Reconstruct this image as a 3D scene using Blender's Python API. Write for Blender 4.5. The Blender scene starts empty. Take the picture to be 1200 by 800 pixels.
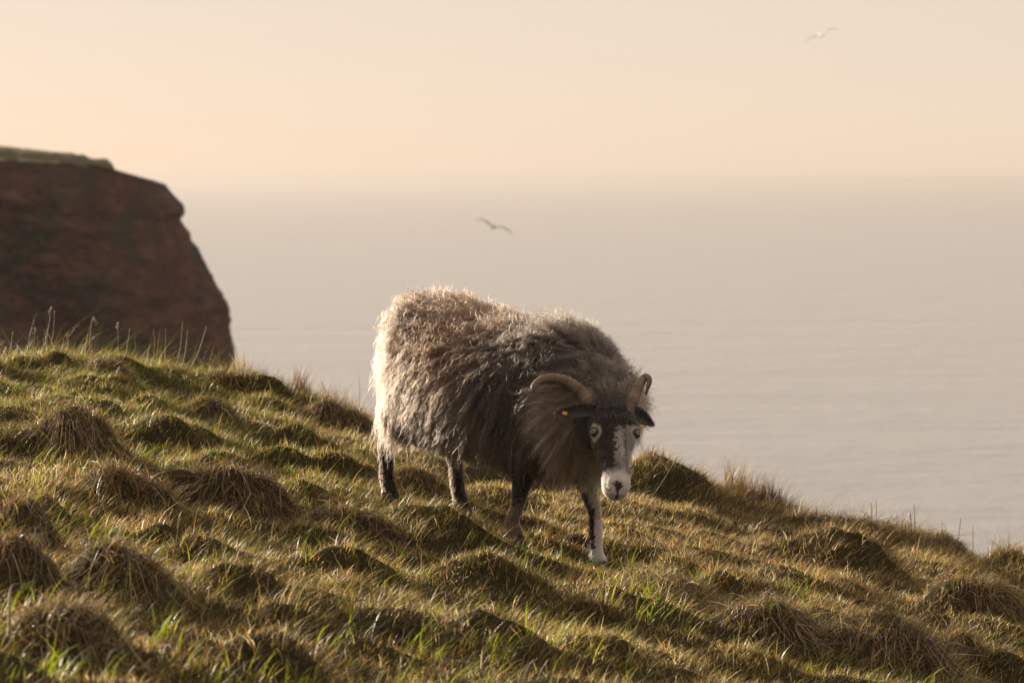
import bpy, bmesh, math, random
import numpy as np
from mathutils import Vector, Matrix, kdtree
PI = math.pi
R = math.radians
rng = np.random.default_rng(7)
random.seed(7)
S = bpy.context.scene
COL = S.collection

# ------------------------------------------------------------------ camera
F = 100.0 / 36.0 * 1200.0                 # focal length in photo pixels (1200 wide)
PITCH = math.atan(190.0 / F)              # horizon at row 210 of 800
cam_d = bpy.data.cameras.new('camera')
cam_d.lens = 100.0
cam_d.sensor_width = 36.0
cam_d.clip_start = 0.1
cam_d.clip_end = 200000.0
cam_d.dof.use_dof = True
cam_d.dof.focus_distance = 8.3
cam_d.dof.aperture_fstop = 6.7
cam = bpy.data.objects.new('camera', cam_d)
COL.objects.link(cam)
cam.location = (0, 0, 0)
cam.rotation_euler = (PI / 2 - PITCH, 0, 0)
S.camera = cam

# ------------------------------------------------------------------ sky and sun
SUN_EL, SUN_AZ = 15.5, -49.0              # azimuth measured from +y towards +x
w = bpy.data.worlds.new('World')
S.world = w
w.use_nodes = True
nt = w.node_tree
bg = nt.nodes['Background']
sky = nt.nodes.new('ShaderNodeTexSky')
sky.sky_type = 'NISHITA'
sky.sun_disc = False
sky.sun_elevation = R(SUN_EL)
sky.sun_rotation = R(SUN_AZ)
sky.altitude = 50
sky.air_density = 0.7
sky.dust_density = 0.5
sky.ozone_density = 1.0
tint = nt.nodes.new('ShaderNodeMix')
tint.data_type = 'RGBA'
tint.blend_type = 'MULTIPLY'
tint.inputs[0].default_value = 1.0
nt.links.new(sky.outputs[0], tint.inputs[6])
tint.inputs[7].default_value = (1.0, 0.75, 0.64, 1)      # the warm white balance of the evening
veil = nt.nodes.new('ShaderNodeMix')                     # thin even evening haze over the whole sky
veil.data_type = 'RGBA'
veil.inputs[0].default_value = 0.80
nt.links.new(tint.outputs[2], veil.inputs[6])
veil.inputs[7].default_value = (5.65, 4.60, 3.70, 1)
nt.links.new(veil.outputs[2], bg.inputs['Color'])
bg.inputs['Strength'].default_value = 0.0685

sun_d = bpy.data.lights.new('sun', 'SUN')
sun_d.energy = 5.0
sun_d.angle = R(0.5)
sun_d.color = (1.0, 0.84, 0.64)
sun = bpy.data.objects.new('sun', sun_d)
COL.objects.link(sun)
to_sun = Vector((math.sin(R(SUN_AZ)) * math.cos(R(SUN_EL)), math.cos(R(SUN_AZ)) * math.cos(R(SUN_EL)), math.sin(R(SUN_EL))))
sun.rotation_euler = to_sun.to_track_quat('Z', 'Y').to_euler()
sun.location = to_sun * 40

vs = S.view_settings
vs.view_transform = 'Standard'
vs.look = 'None'
vs.exposure = 1.17
vs.gamma = 1.0
vs.use_curve_mapping = False
S.cycles.max_bounces = 10
S.cycles.volume_bounces = 1
S.cycles.transparent_max_bounces = 16
S.cycles_curves.shape = 'RIBBONS'

# ------------------------------------------------------------------ helpers
def ray(px, py):
    """Direction of the ray through photo pixel (1200 x 800), as a numpy vector with y = 1 along the view's depth."""
    u, v = (px - 600.0) / F, (py - 400.0) / F
    c, s = math.cos(PITCH), math.sin(PITCH)
    d = np.array([u, c - v * s, -s - v * c])
    return d / d[1]

def at(px, py, dist):
    return ray(px, py) * dist

def link(name, me, mats=(), parent=None):
    o = bpy.data.objects.new(name, me)
    for m in (mats if isinstance(mats, (list, tuple)) else [mats]):
        me.materials.append(m)
    COL.objects.link(o)
    if parent is not None:
        o.parent = parent
    return o

def tag(o, label=None, cat=None, group=None, kind=None):
    if label: o['label'] = label
    if cat: o['category'] = cat
    if group: o['group'] = group
    if kind: o['kind'] = kind
    return o

def np_mesh(name, verts, quads=None, tris=None, col=None, smooth=True):
    me = bpy.data.meshes.new(name)
    nq = 0 if quads is None else len(quads)
    ntr = 0 if tris is None else len(tris)
    me.vertices.add(len(verts))
    me.vertices.foreach_set('co', np.ascontiguousarray(verts, dtype=np.float32).ravel())
    parts = []
    if nq: parts.append(np.asarray(quads, dtype=np.int32).ravel())
    if ntr: parts.append(np.asarray(tris, dtype=np.int32).ravel())
    loops = np.concatenate(parts)
    me.loops.add(len(loops))
    me.loops.foreach_set('vertex_index', loops)
    starts = np.concatenate([np.arange(nq) * 4, nq * 4 + np.arange(ntr) * 3]).astype(np.int32)
    me.polygons.add(nq + ntr)
    me.polygons.foreach_set('loop_start', starts)
    me.polygons.foreach_set('use_smooth', np.full(nq + ntr, smooth, dtype=bool))
    me.update(calc_edges=True)
    if col is not None:
        a = me.attributes.new('tone', 'FLOAT_COLOR', 'POINT')
        c4 = np.ones((len(verts), 4), dtype=np.float32)
        c4[:, :3] = col
        a.data.foreach_set('color', c4.ravel())
    return me

def _h(ix, iy, seed):
    n = (ix.astype(np.int64) * 374761393 + iy.astype(np.int64) * 668265263 + seed * 974634763) & 0xFFFFFFFF
    n = ((n ^ (n >> 13)) * 1274126177) & 0xFFFFFFFF
    n = n ^ (n >> 16)
    return (n & 0xFFFF).astype(np.float64) / 65535.0

def vnoise(x, y, seed=0):
    x = np.asarray(x, float); y = np.asarray(y, float)
    ix, iy = np.floor(x), np.floor(y)
    fx, fy = x - ix, y - iy
    fx = fx * fx * fx * (fx * (fx * 6 - 15) + 10); fy = fy * fy * fy * (fy * (fy * 6 - 15) + 10)
    a, b = _h(ix, iy, seed), _h(ix + 1, iy, seed)
    c, d = _h(ix, iy + 1, seed), _h(ix + 1, iy + 1, seed)
    return (a + (b - a) * fx) * (1 - fy) + (c + (d - c) * fx) * fy      # 0..1

def fbm(x, y, seed=0, oct=3):
    t, amp, s = 0.0, 0.5, 0.0
    for k in range(oct):
        t = t + amp * vnoise(x * 2 ** k + 17.3 * k, y * 2 ** k - 9.1 * k, seed + k)
        s += amp; amp *= 0.5
    return t / s

def mat(name):
    m = bpy.data.materials.new(name)
    m.use_nodes = True
    t = m.node_tree
    b = t.nodes['Principled BSDF']
    return m, t, b

def ramp(t, fac, stops):
    r = t.nodes.new('ShaderNodeValToRGB')
    e = r.color_ramp.elements
    e[0].position, e[0].color = stops[0][0], (*stops[0][1], 1)
    e[1].position, e[1].color = stops[-1][0], (*stops[-1][1], 1)
    for p, c in stops[1:-1]:
        n = e.new(p); n.color = (*c, 1)
    t.links.new(fac, r.inputs[0])
    return r.outputs[0]

def noise_node(t, scale, detail=4, rough=0.55, vec=None, stretch=None, coord='Object'):
    n = t.nodes.new('ShaderNodeTexNoise')
    n.inputs['Scale'].default_value = scale
    n.inputs['Detail'].default_value = detail
    n.inputs['Roughness'].default_value = rough
    tc = t.nodes.new('ShaderNodeTexCoord')
    if stretch:
        mp = t.nodes.new('ShaderNodeMapping')
        mp.inputs['Scale'].default_value = stretch
        t.links.new(tc.outputs[coord], mp.inputs[0])
        t.links.new(mp.outputs[0], n.inputs['Vector'])
    else:
        t.links.new(tc.outputs[coord], n.inputs['Vector'])
    return n

def bump(t, height, strength, dist, bsdf):
    b = t.nodes.new('ShaderNodeBump')
    b.inputs['Strength'].default_value = strength
    b.inputs['Distance'].default_value = dist
    t.links.new(height, b.inputs['Height'])
    t.links.new(b.outputs[0], bsdf.inputs['Normal'])

# ------------------------------------------------------------------ sea
SEA_Z = -50.0
m_sea, t, b = mat('sea_water')
b.inputs['Base Color'].default_value = (0.235, 0.25, 0.268, 1)
b.inputs['Roughness'].default_value = 0.20
b.inputs['IOR'].default_value = 1.333
n1 = noise_node(t, 0.11, 5, 0.65, stretch=(0.55, 1.0, 1.0))
n2 = noise_node(t, 0.02, 5, 0.65, stretch=(0.6, 1.0, 1.0))
ad = t.nodes.new('ShaderNodeMath'); ad.operation = 'MULTIPLY_ADD'
t.links.new(n2.outputs[0], ad.inputs[0]); ad.inputs[1].default_value = 3.0; t.links.new(n1.outputs[0], ad.inputs[2])
bump(t, ad.outputs[0], 0.75, 1.3, b)
L = 70000.0
sea = link('sea', np_mesh('sea', np.array([(-L, -L, SEA_Z), (L, -L, SEA_Z), (L, L, SEA_Z), (-L, L, SEA_Z)]), [(0, 1, 2, 3)]), m_sea)
tag(sea, 'calm grey sea fading into the pale horizon', kind='structure')

# ------------------------------------------------------------------ headland
def headland():
    D = 200.0
    prof = [(194, 217), (201, 226), (214, 239), (217, 249), (212, 258), (224, 280), (243, 313), (260, 344), (270, 378),
            (276, 410), (277, 440), (282, 520), (296, 640), (318, 900), (345, 1300)]
    pts = np.array([at(px, py, D) for px, py in prof])[::-1]            # ascending z
    tipx, zz = pts[:, 0], pts[:, 2]
    rimp = np.array([at(px, py, D) for px, py in [(-900, 170), (-300, 180), (0, 187), (60, 191), (100, 192), (113, 197), (150, 206), (194, 217)]])
    RAD, LF = 6.0, 75.0
    LC = PI * RAD
    d = np.concatenate([np.linspace(0, 52, 60)[:-1], np.linspace(52, LF + LC * 0.6, 330), np.linspace(LF + LC * 0.6, LF + LC + 60, 30)[1:]])
    nq = len(d)
    f = np.concatenate([np.linspace(0, 0.70, 60)[:-1], np.linspace(0.70, 1, 240)])
    nz = len(f)
    face = np.clip(d / LF, None, 1)
    ang = np.clip((d - LF) / RAD, 0, PI)
    back = np.clip(d - LF - LC, 0, None)
    relx = -RAD - LF + np.minimum(d, LF) + RAD * np.sin(ang) - back      # from the tip
    rely = -RAD * np.cos(ang) - 0.10 * (LF - np.minimum(d, LF)) + 0.5 * back
    xtop = tipx[-1] + relx
    ztop = np.interp(xtop, rimp[:, 0], rimp[:, 2])
    Z = (SEA_Z - 1) + f[:, None] * (ztop[None, :] - SEA_Z + 1)
    X = np.interp(Z, zz, tipx) + relx[None, :]
    Y = D + rely[None, :] + 0 * Z
    bed = fbm(Z * 0.55 + 0.06 * X, X * 0.05 + 3, 11, 3) - 0.5
    gul = fbm(X * 0.22 + 0.12 * Z, Z * 0.10, 23, 4) - 0.5
    fine = fbm(X * 1.1, Z * 1.6, 31, 4) - 0.5
    crag = np.abs(fbm(X * 0.5 + Z * 0.2, Z * 0.7, 41, 3) - 0.5)
    butt = np.exp(-((X + 36.6 + 0.75 * (Z + 9.5)) / 1.6) ** 2) * np.clip((-7.5 - Z) / 3.0, 0, 1)
    nose = np.clip((d - 70) / 9, 0, 1)[None, :]
    under = np.clip((ztop[None, :] - Z) / 3.5, 0.0, 1)
    Y = Y - (2.2 * bed + 5.0 * gul + 1.6 * fine + 3.0 * crag + 2.6 * butt) * (1 - nose) * under
    X = X + (0.5 * fine + 0.35 * bed) * np.clip(nose * 2, 0, 1) * under
    V = np.stack([X, Y, Z], -1)
    idx = np.arange(nz * nq).reshape(nz, nq)
    quads = np.stack([idx[:-1, :-1], idx[:-1, 1:], idx[1:, 1:], idx[1:, :-1]], -1).reshape(-1, 4)
    m, t, b = mat('red_sandstone')
    n1 = noise_node(t, 0.20, 5, 0.6, stretch=(1, 1, 1.2))
    n2 = noise_node(t, 0.8, 6, 0.65, stretch=(0.9, 0.9, 1.4))
    rock = ramp(t, n2.outputs[0], [(0.30, (0.031, 0.0135, 0.010)), (0.5, (0.064, 0.026, 0.018)), (0.72, (0.115, 0.052, 0.038))])
    weed = ramp(t, n2.outputs[0], [(0.3, (0.016, 0.016, 0.009)), (0.7, (0.044, 0.040, 0.022))])
    k = ramp(t, n1.outputs[0], [(0.46, (0, 0, 0)), (0.58, (1, 1, 1))])
    mx = t.nodes.new('ShaderNodeMix'); mx.data_type = 'RGBA'
    t.links.new(k, mx.inputs[0]); t.links.new(rock, mx.inputs[6]); t.links.new(weed, mx.inputs[7])
    t.links.new(mx.outputs[2], b.inputs['Base Color'])
    b.inputs['Roughness'].default_value = 0.95
    b.inputs['Specular IOR Level'].default_value = 0.15
    bump(t, n2.outputs[0], 0.8, 0.5, b)
    o = link('headland', np_mesh('headland', V.reshape(-1, 3), quads), m)
    tag(o, 'dark red sandstone headland with a grassy top, left of the sea', kind='structure')
    # turf on top: from the rim back, with the bank that rises at the left
    crest = np.array([at(px, py, D + 12) for px, py in [(-900, 150), (-300, 160), (-40, 168), (0, 172), (50, 178), (98, 182), (109, 187), (116, 196)]])
    ncap = 40
    cols = np.where(d < LF + LC * 0.75)[0]
    rim = V[-1][cols]
    P = np.zeros((ncap, len(cols), 3))
    for j in range(ncap):
        g = j / (ncap - 1)
        back_y = g * 34.0
        x = rim[:, 0] - back_y * 0.32
        y = rim[:, 1] + back_y
        zc = np.interp(x, crest[:, 0], crest[:, 2], right=-99)
        rise = np.maximum(zc - rim[:, 2], 0)
        e = np.clip(back_y / 3.0, 0, 1)
        z = rim[:, 2] + 0.03 + rise * e * e * (3 - 2 * e) - 0.03 * np.clip(back_y - 12, 0, None)
        z = z + 0.45 * (fbm(x * 0.6, y * 0.6, 5, 4) - 0.5) * min(1.0, j / 3)
        P[j] = np.stack([x, y, z], -1)
    ci = np.arange(ncap * len(cols)).reshape(ncap, len(cols))
    cq = np.stack([ci[:-1, :-1], ci[:-1, 1:], ci[1:, 1:], ci[1:, :-1]], -1).reshape(-1, 4)
    m2, t, b = mat('headland_turf')
    n = noise_node(t, 1.4, 6, 0.65)
    t.links.new(ramp(t, n.outputs[0], [(0.3, (0.040, 0.034, 0.010)), (0.55, (0.080, 0.066, 0.019)), (0.75, (0.14, 0.11, 0.04))]), b.inputs['Base Color'])
    b.inputs['Roughness'].default_value = 0.95
    bump(t, n.outputs[0], 1.0, 0.4, b)
    c = link('turf_cap', np_mesh('turf_cap', P.reshape(-1, 3), cq), m2, o)
    tag(c, 'rough olive turf along the top of the headland')
headland()

# ------------------------------------------------------------------ the clifftop
# hummocks: photo column, row of the dark near face, width in photo pixels, height in metres, kind of cover
H = [(85, 540, 115, .085, 'straw'), (42, 492, 60, .06, 'straw'), (10, 525, 70, .05, 'brown'), (160, 592, 115, .06, 'brown'),
     (292, 592, 115, .065, 'brown'), (372, 535, 95, .06, 'turf'), (200, 522, 80, .035, 'turf'), (252, 502, 64, .05, 'brown'),
     (132, 455, 56, .04, 'straw'), (70, 437, 34, .045, 'turf'), (198, 420, 56, .05, 'brown'), (120, 414, 46, .035, 'straw'),
     (200, 448, 60, .035, 'turf'), (30, 640, 90, .075, 'straw'), (152, 698, 120, .065, 'straw'), (22, 690, 110, .07, 'brown'),
     (80, 776, 150, .068, 'straw'), (205, 628, 84, .035, 'turf'), (285, 697, 96, .05, 'turf'), (415, 628, 110, .065, 'brown'),
     (525, 642, 175, .058, 'straw'), (585, 697, 150, .075, 'straw'), (415, 695, 70, .03, 'turf'), (585, 778, 150, .055, 'turf'),
     (350, 735, 90, .035, 'turf'), (340, 796, 130, .06, 'turf'), (785, 588, 170, .092, 'turf'), (1000, 672, 145, .115, 'turf'),
     (1095, 646, 90, .055, 'brown'), (1192, 676, 60, .07, 'brown'), (795, 710, 120, .055, 'straw'), (912, 755, 120, .085, 'straw'),
     (1058, 788, 150, .095, 'straw'), (1160, 728, 120, .08, 'brown'), (808, 664, 110, .035, 'turf'), (700, 735, 80, .035, 'turf'),
     (1130, 772, 80, .06, 'brown'), (402, 505, 80, .08, 'brown'), (318, 476, 60, .05, 'turf'), (495, 578, 76, .05, 'brown'),
     (1030, 640, 110, .03, 'brown'), (885, 604, 120, .04, 'turf'), (275, 465, 60, .045, 'brown'), (960, 625, 60, .04, 'turf'),
     (470, 745, 100, .03, 'turf'), (890, 690, 110, .03, 'turf'), (60, 600, 60, .03, 'turf'), (240, 655, 70, .025, 'turf'),
     (655, 640, 70, .02, 'turf'), (1190, 790, 70, .06, 'brown')]

def base_depth(x):
    return 1.07 + 0.208 * 7.0 * np.tanh(x / 7.0)

def edge_y(x):
    return np.interp(x, [-30, -3, -2.1, -1.5, -1.1, -.85, -.7, .7, 1., 1.5, 2., 3., 30], [12, 10.2, 10.4, 11.35, 11.4, 11.1, 11.1, 11.2, 10.75, 10.45, 10.35, 10.2, 9]) \
        + 0.25 * (fbm(x * 1.3 + 5, x * 0 + 2, 61, 2) - 0.5)

def on_base(px, py):
    r = ray(px, py)
    d = 8.0
    for _ in range(30):
        d = base_depth(r[0] * d) / -r[2]
    return np.array([r[0] * d, d])

HUM = []
for px, py, wd, h, kd in H:
    h *= 1.18 if px < 480 else 1.0
    p = on_base(px, py)
    rad = wd / F * p[1] / 2
    HUM.append((p[0] - 0.15 * rad, p[1] + 0.35 * rad + 0.02, rad * 1.0, rad * 0.85, h, kd))

# the sheep stands here: centre, heading and the side that faces the camera
SC = np.array([-0.04, 8.55])
SH = np.array([math.cos(R(40)), -math.sin(R(40))])
SN = np.array([SH[1], -SH[0]])                            # to the sheep's right, the side that faces the camera
def sxy(l, r):
    return SC + SH * l + SN * r
FEET = {'rh': sxy(-.36, .10), 'lh': sxy(-.235, -.09), 'rf': sxy(.135, .09), 'lf': sxy(.315, -.08)}

rng2 = np.random.default_rng(21)
for _ in range(110):
    y_ = rng2.uniform(4.9, 11.2); x_ = rng2.uniform(-1, 1) * (.185 * y_ + .2)
    r_ = rng2.uniform(.035, .085)
    HUM.append((x_, y_, r_ * rng2.uniform(.9, 1.5), r_, r_ * rng2.uniform(.35, .6), 'clump'))

def ground_exact(x, y):
    x = np.asarray(x, float); y = np.asarray(y, float)
    z = -base_depth(x)
    z = z + 0.045 * (fbm(x * 1.1, y * 1.1, 3, 2) - 0.5) + 0.11 * (fbm(x * 3.4 + 7, y * 4.2, 13, 2) - 0.5) + 0.02 * (vnoise(x * 15, y * 15, 19) - 0.5)
    z = z + 0.030 * np.exp(-((x + 1.42) / .38) ** 2 - ((y - 11.5) / .8) ** 2)
    bumps = np.zeros_like(z)
    lumpy = 0.62 + 0.5 * vnoise(x * 11, y * 11, 77) + 0.28 * vnoise(x * 27, y * 27, 78)
    for hx, hy, rx, ry, h, _ in HUM:
        dx, dy = (x - hx) / (rx * 1.25), (y - hy) / (ry * 1.25)
        r2 = dx * dx + dy * dy
        k = np.clip(1 - r2, 0, None)
        lump = h * (1 - (1 - np.clip(k, 0, 1)) ** 1.4) ** 1.5 * lumpy
        bumps = np.maximum(bumps, lump) + 0.25 * np.minimum(bumps, lump)
    flat = np.zeros_like(z)
    for k_, p in FEET.items():
        flat = np.maximum(flat, np.exp(-(((x - p[0]) ** 2 + (y - p[1]) ** 2) / 0.09 ** 2) ** 1.5))
    lf = FEET['lf']
    z = (z + bumps) * (1 - flat) + flat * (-base_depth(x)) - 0.062 * np.exp(-((x - lf[0] - .03) ** 2 + (y - lf[1] + .04) ** 2) / 0.24 ** 2)
    e = np.clip(y - edge_y(x), 0, None)
    drop = np.where(e < 2, 0.5 * e * e, 2 + (e - 2) * 5.5)
    return np.maximum(z - drop, SEA_Z - 1.5)

def coord_lines(a, b, c, d, fine, coarse):
    """Dense lines in b..c, opening out to a and d."""
    mid = np.arange(b, c + fine / 2, fine)
    left = b - np.geomspace(fine, max(b - a, fine * 2), coarse)
    right = c + np.geomspace(fine, max(d - c, fine * 2), coarse)
    return np.concatenate([left[::-1], mid, right])
gx = coord_lines(-60, -2.9, 2.9, 60, 0.025, 30)
gy = coord_lines(-40, 4.2, 12.4, 24, 0.025, 34)
GX, GY = np.meshgrid(gx, gy)
GZ = ground_exact(GX, GY)
IX0, IY0 = int(np.argmin(np.abs(gx + 2.9))), int(np.argmin(np.abs(gy - 4.2)))
NX_, NY_ = int(round(5.8 / .025)), int(round(8.2 / .025))
FINE = GZ[IY0:IY0 + NY_ + 1, IX0:IX0 + NX_ + 1]

def ground_z(x, y):
    """Height of the ground sheet; read off its own fine grid where that exists."""
    x, y = np.broadcast_arrays(np.asarray(x, float), np.asarray(y, float))
    u, v = (x + 2.9) / .025, (y - 4.2) / .025
    ok = (u >= 0) & (v >= 0) & (u < NX_) & (v < NY_)
    i, j = np.clip(u.astype(int), 0, NX_ - 1), np.clip(v.astype(int), 0, NY_ - 1)
    fu, fv = u - i, v - j
    z = (FINE[j, i] * (1 - fu) + FINE[j, i + 1] * fu) * (1 - fv) + (FINE[j + 1, i] * (1 - fu) + FINE[j + 1, i + 1] * fu) * fv
    if not ok.all():
        z = np.array(z)
        z[~ok] = ground_exact(x[~ok], y[~ok])
    return z

gi = np.arange(GX.size).reshape(GX.shape)
gq = np.stack([gi[:-1, :-1], gi[:-1, 1:], gi[1:, 1:], gi[1:, :-1]], -1).reshape(-1, 4)
m_soil, t, b = mat('turf_soil')
n1 = noise_node(t, 3.0, 4, 0.6)
n2 = noise_node(t, 60.0, 5, 0.7)
c1 = ramp(t, n2.outputs[0], [(0.3, (0.022, 0.018, 0.010)), (0.55, (0.055, 0.045, 0.020)), (0.8, (0.12, 0.095, 0.05))])
t.links.new(c1, b.inputs['Base Color'])
b.inputs['Roughness'].default_value = 1.0
b.inputs['Specular IOR Level'].default_value = 0.1
bump(t, n2.outputs[0], 1.0, 0.02, b)
ground = link('ground', np_mesh('ground', np.stack([GX, GY, GZ], -1).reshape(-1, 3), gq), m_soil)
tag(ground, 'sloping hummocky clifftop ground under the grass', kind='structure')

# ------------------------------------------------------------------ grass
def grass_material(name, gloss=0.5, trans=0.48):
    m = bpy.data.materials.new(name)
    m.use_nodes = True
    t = m.node_tree
    b = t.nodes['Principled BSDF']
    at_ = t.nodes.new('ShaderNodeAttribute'); at_.attribute_name = 'tone'
    t.links.new(at_.outputs['Color'], b.inputs['Base Color'])
    b.inputs['Roughness'].default_value = 0.42
    b.inputs['Specular IOR Level'].default_value = gloss
    tr = t.nodes.new('ShaderNodeBsdfTranslucent')
    hs = t.nodes.new('ShaderNodeHueSaturation')
    hs.inputs['Saturation'].default_value = 1.15; hs.inputs['Value'].default_value = 2.0
    t.links.new(at_.outputs['Color'], hs.inputs['Color'])
    t.links.new(hs.outputs[0], tr.inputs['Color'])
    mx = t.nodes.new('ShaderNodeMixShader'); mx.inputs[0].default_value = trans
    t.links.new(b.outputs[0], mx.inputs[1]); t.links.new(tr.outputs[0], mx.inputs[2])
    t.links.new(mx.outputs[0], t.nodes['Material Output'].inputs['Surface'])
    return m
m_grass = grass_material('grass_blade')
m_dead = grass_material('dead_grass_blade', 0.45, 0.26)

def strips(paths, width, side, col, tip=0.15):
    """paths (N, K, 3), width (N,), side (N, 3) unit, col (N, 3): ribbons that taper to the tip."""
    N, K, _ = paths.shape
    tt = np.linspace(0, 1, K)
    wk = (1 - (1 - tip) * tt ** 1.6) * (0.75 + 0.25 * np.sin(PI * np.clip(tt * 1.6, 0, 1)))
    hw = 0.5 * width[:, None] * wk[None, :]
    off = side[:, None, :] * hw[:, :, None]
    V = np.stack([paths - off, paths + off], 2)            # N, K, 2, 3
    base = (np.arange(N) * K * 2)[:, None]
    k = np.arange(K - 1)[None, :] * 2
    q = np.stack([base + k, base + k + 1, base + k + 3, base + k + 2], -1).reshape(-1, 4)
    shade = np.linspace(0.88, 1.08, K)  # shading painted into the blade colour: roots darkened, tips lightened
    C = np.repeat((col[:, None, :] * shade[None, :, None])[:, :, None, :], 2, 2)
    return V.reshape(-1, 3), q, C.reshape(-1, 3)

PAL = {'green': np.array([[.095, .115, .022], [.13, .14, .032], [.075, .09, .022], [.17, .165, .042]]),
       'olive': np.array([[.20, .17, .055], [.15, .125, .042], [.25, .20, .07]]),
       'straw': np.array([[.42, .33, .18], [.33, .245, .12], [.50, .41, .25], [.27, .20, .10]]),
       'dark': np.array([[.055, .040, .024], [.080, .055, .030], [.040, .030, .020], [.10, .075, .045]]),
       'grey': np.array([[.30, .25, .18], [.22, .18, .13], [.38, .32, .23]]),
       'brown': np.array([[.14, .085, .042], [.10, .065, .035], [.18, .105, .05], [.20, .10, .045]])}

def pick(kind, n):
    p = PAL[kind]
    c = p[rng.integers(0, len(p), n)]
    return c * rng.uniform(0.75, 1.25, (n, 1))

def turf(N, region, hmin, hmax, wmin, wmax, K, weights):
    """Short turf: region(N) -> x, y."""
    x, y = region(N)
    # clumped: skip part of the bare patches
    keep = fbm(x * 6, y * 6, 91, 2) + rng.uniform(-.25, .25, len(x)) > 0.33
    x, y = x[keep], y[keep]
    n = len(x)
    z = ground_z(x, y) - 0.006
    e = 0.02
    sx = (ground_z(x + e, y) - ground_z(x - e, y)) / (2 * e)
    sy = (ground_z(x, y + e) - ground_z(x, y - e)) / (2 * e)
    tall = 0.5 * fbm(x * 2.2, y * 2.2, 33, 2) + 0.9 * (fbm(x * 13, y * 13, 35, 2) - .2)
    h = rng.uniform(hmin, hmax, n) * (0.55 + 0.9 * tall)
    onm = np.zeros(n)
    for hx, hy, rx, ry, hh_, _ in HUM[:len(H)]:
        onm = np.maximum(onm, np.clip(1.1 - ((x - hx) / (rx * 1.2)) ** 2 - ((y - hy) / (ry * 1.2)) ** 2, 0, 1))
    h = h * (1 + .25 * np.clip(onm * 2, 0, 1))
    lfp = FEET['lf']
    near_hoof = np.hypot(x - lfp[0] - .02, y - lfp[1] + .05) < .085
    h = np.where(near_hoof, h * .45, h)
    wd = rng.uniform(wmin, wmax, n)
    a = rng.uniform(0, 2 * PI, n)
    lean = rng.uniform(0.1, 0.95, n)
    lx = 0.28 + lean * np.cos(a) - 0.35 * sx + 0.5 * (vnoise(x * 3, y * 3, 8) - .5)
    ly = -0.10 + lean * np.sin(a) - 0.35 * sy
    tt = np.linspace(0, 1, K)[None, :]
    droop = rng.uniform(0.1, 0.55, n)[:, None]
    P = np.zeros((n, K, 3))
    P[..., 0] = x[:, None] + (lx * h)[:, None] * tt ** 1.5
    P[..., 1] = y[:, None] + (ly * h)[:, None] * tt ** 1.5
    P[..., 2] = z[:, None] + h[:, None] * (tt - droop * tt ** 2.4)
    f = rng.uniform(0, PI, n)
    side = np.stack([np.cos(f), np.sin(f), np.zeros(n)], -1)
    zone = fbm(x * 0.8 + 3, y * 0.8, 44, 3) + 0.12 * np.clip(-x, -1, 1) - 0.03
    pg = np.clip(0.11 + 1.2 * (zone - 0.40), 0.12, 0.58)
    u = rng.uniform(0, 1, n)
    col = np.where((u < pg)[:, None], pick('green', n), np.where((u < pg + 0.22)[:, None], pick('olive', n),
                   np.where((u < pg + 0.22 + 0.6 * (0.78 - pg))[:, None], pick('straw', n), pick('brown', n))))
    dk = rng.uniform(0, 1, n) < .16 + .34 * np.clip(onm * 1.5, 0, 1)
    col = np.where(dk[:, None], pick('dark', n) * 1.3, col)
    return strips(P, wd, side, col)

def wedge(margin, y0=4.4, y1=12.0):
    def f(N):
        y = np.sqrt(rng.uniform(y0 ** 2 * 0.6, y1 ** 2, N)); y = np.where(y < y0, y0 + (y1 - y0) * rng.uniform(0, 1, N), y)
        x = rng.uniform(-1, 1, N) * (0.185 * y + margin)
        return x, y
    return f

def joinm(name, parts, m):
    vs_, qs, cs, o = [], [], [], 0
    for v, q, c in parts:
        vs_.append(v); qs.append(q + o); cs.append(c); o += len(v)
    return link(name, np_mesh(name, np.concatenate(vs_), np.concatenate(qs), col=np.concatenate(cs)), m)

def on_mounds(N):
    i = rng.integers(0, len(HUM), N)
    m_ = np.array([(a, b_, c, d) for a, b_, c, d, _, _ in HUM])[i]
    a = rng.uniform(0, 2 * PI, N); r_ = np.sqrt(rng.uniform(0, 1, N)) * 1.25
    return m_[:, 0] + m_[:, 2] * r_ * np.cos(a), m_[:, 1] + m_[:, 3] * r_ * np.sin(a)

def brink(N):
    x = rng.uniform(-2.7, 2.7, N)
    return x, edge_y(x) + .10 - .40 * np.abs(rng.normal(0, .5, N))

def ring(N):
    x = rng.uniform(-9, 9, N); y = rng.uniform(-3, 12, N)
    k = (np.abs(x) > 0.185 * np.clip(y, 0, None) + 0.5) | (y < 4.5)
    return x[k], y[k]
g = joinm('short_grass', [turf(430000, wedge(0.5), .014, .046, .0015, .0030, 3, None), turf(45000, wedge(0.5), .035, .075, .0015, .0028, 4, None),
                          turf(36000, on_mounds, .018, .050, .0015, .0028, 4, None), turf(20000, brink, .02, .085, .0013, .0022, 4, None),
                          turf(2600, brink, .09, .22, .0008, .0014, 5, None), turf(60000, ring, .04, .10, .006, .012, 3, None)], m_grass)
tag(g, 'short green and straw coloured turf covering the clifftop slope', kind='stuff')

# ------------------------------------------------------------------ the sheep
def zref(l):
    return -(1.062 + 0.16 * l)

def sp(l, r, h):
    p = sxy(l, r)
    return np.array([p[0], p[1], zref(l) + h])

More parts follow.
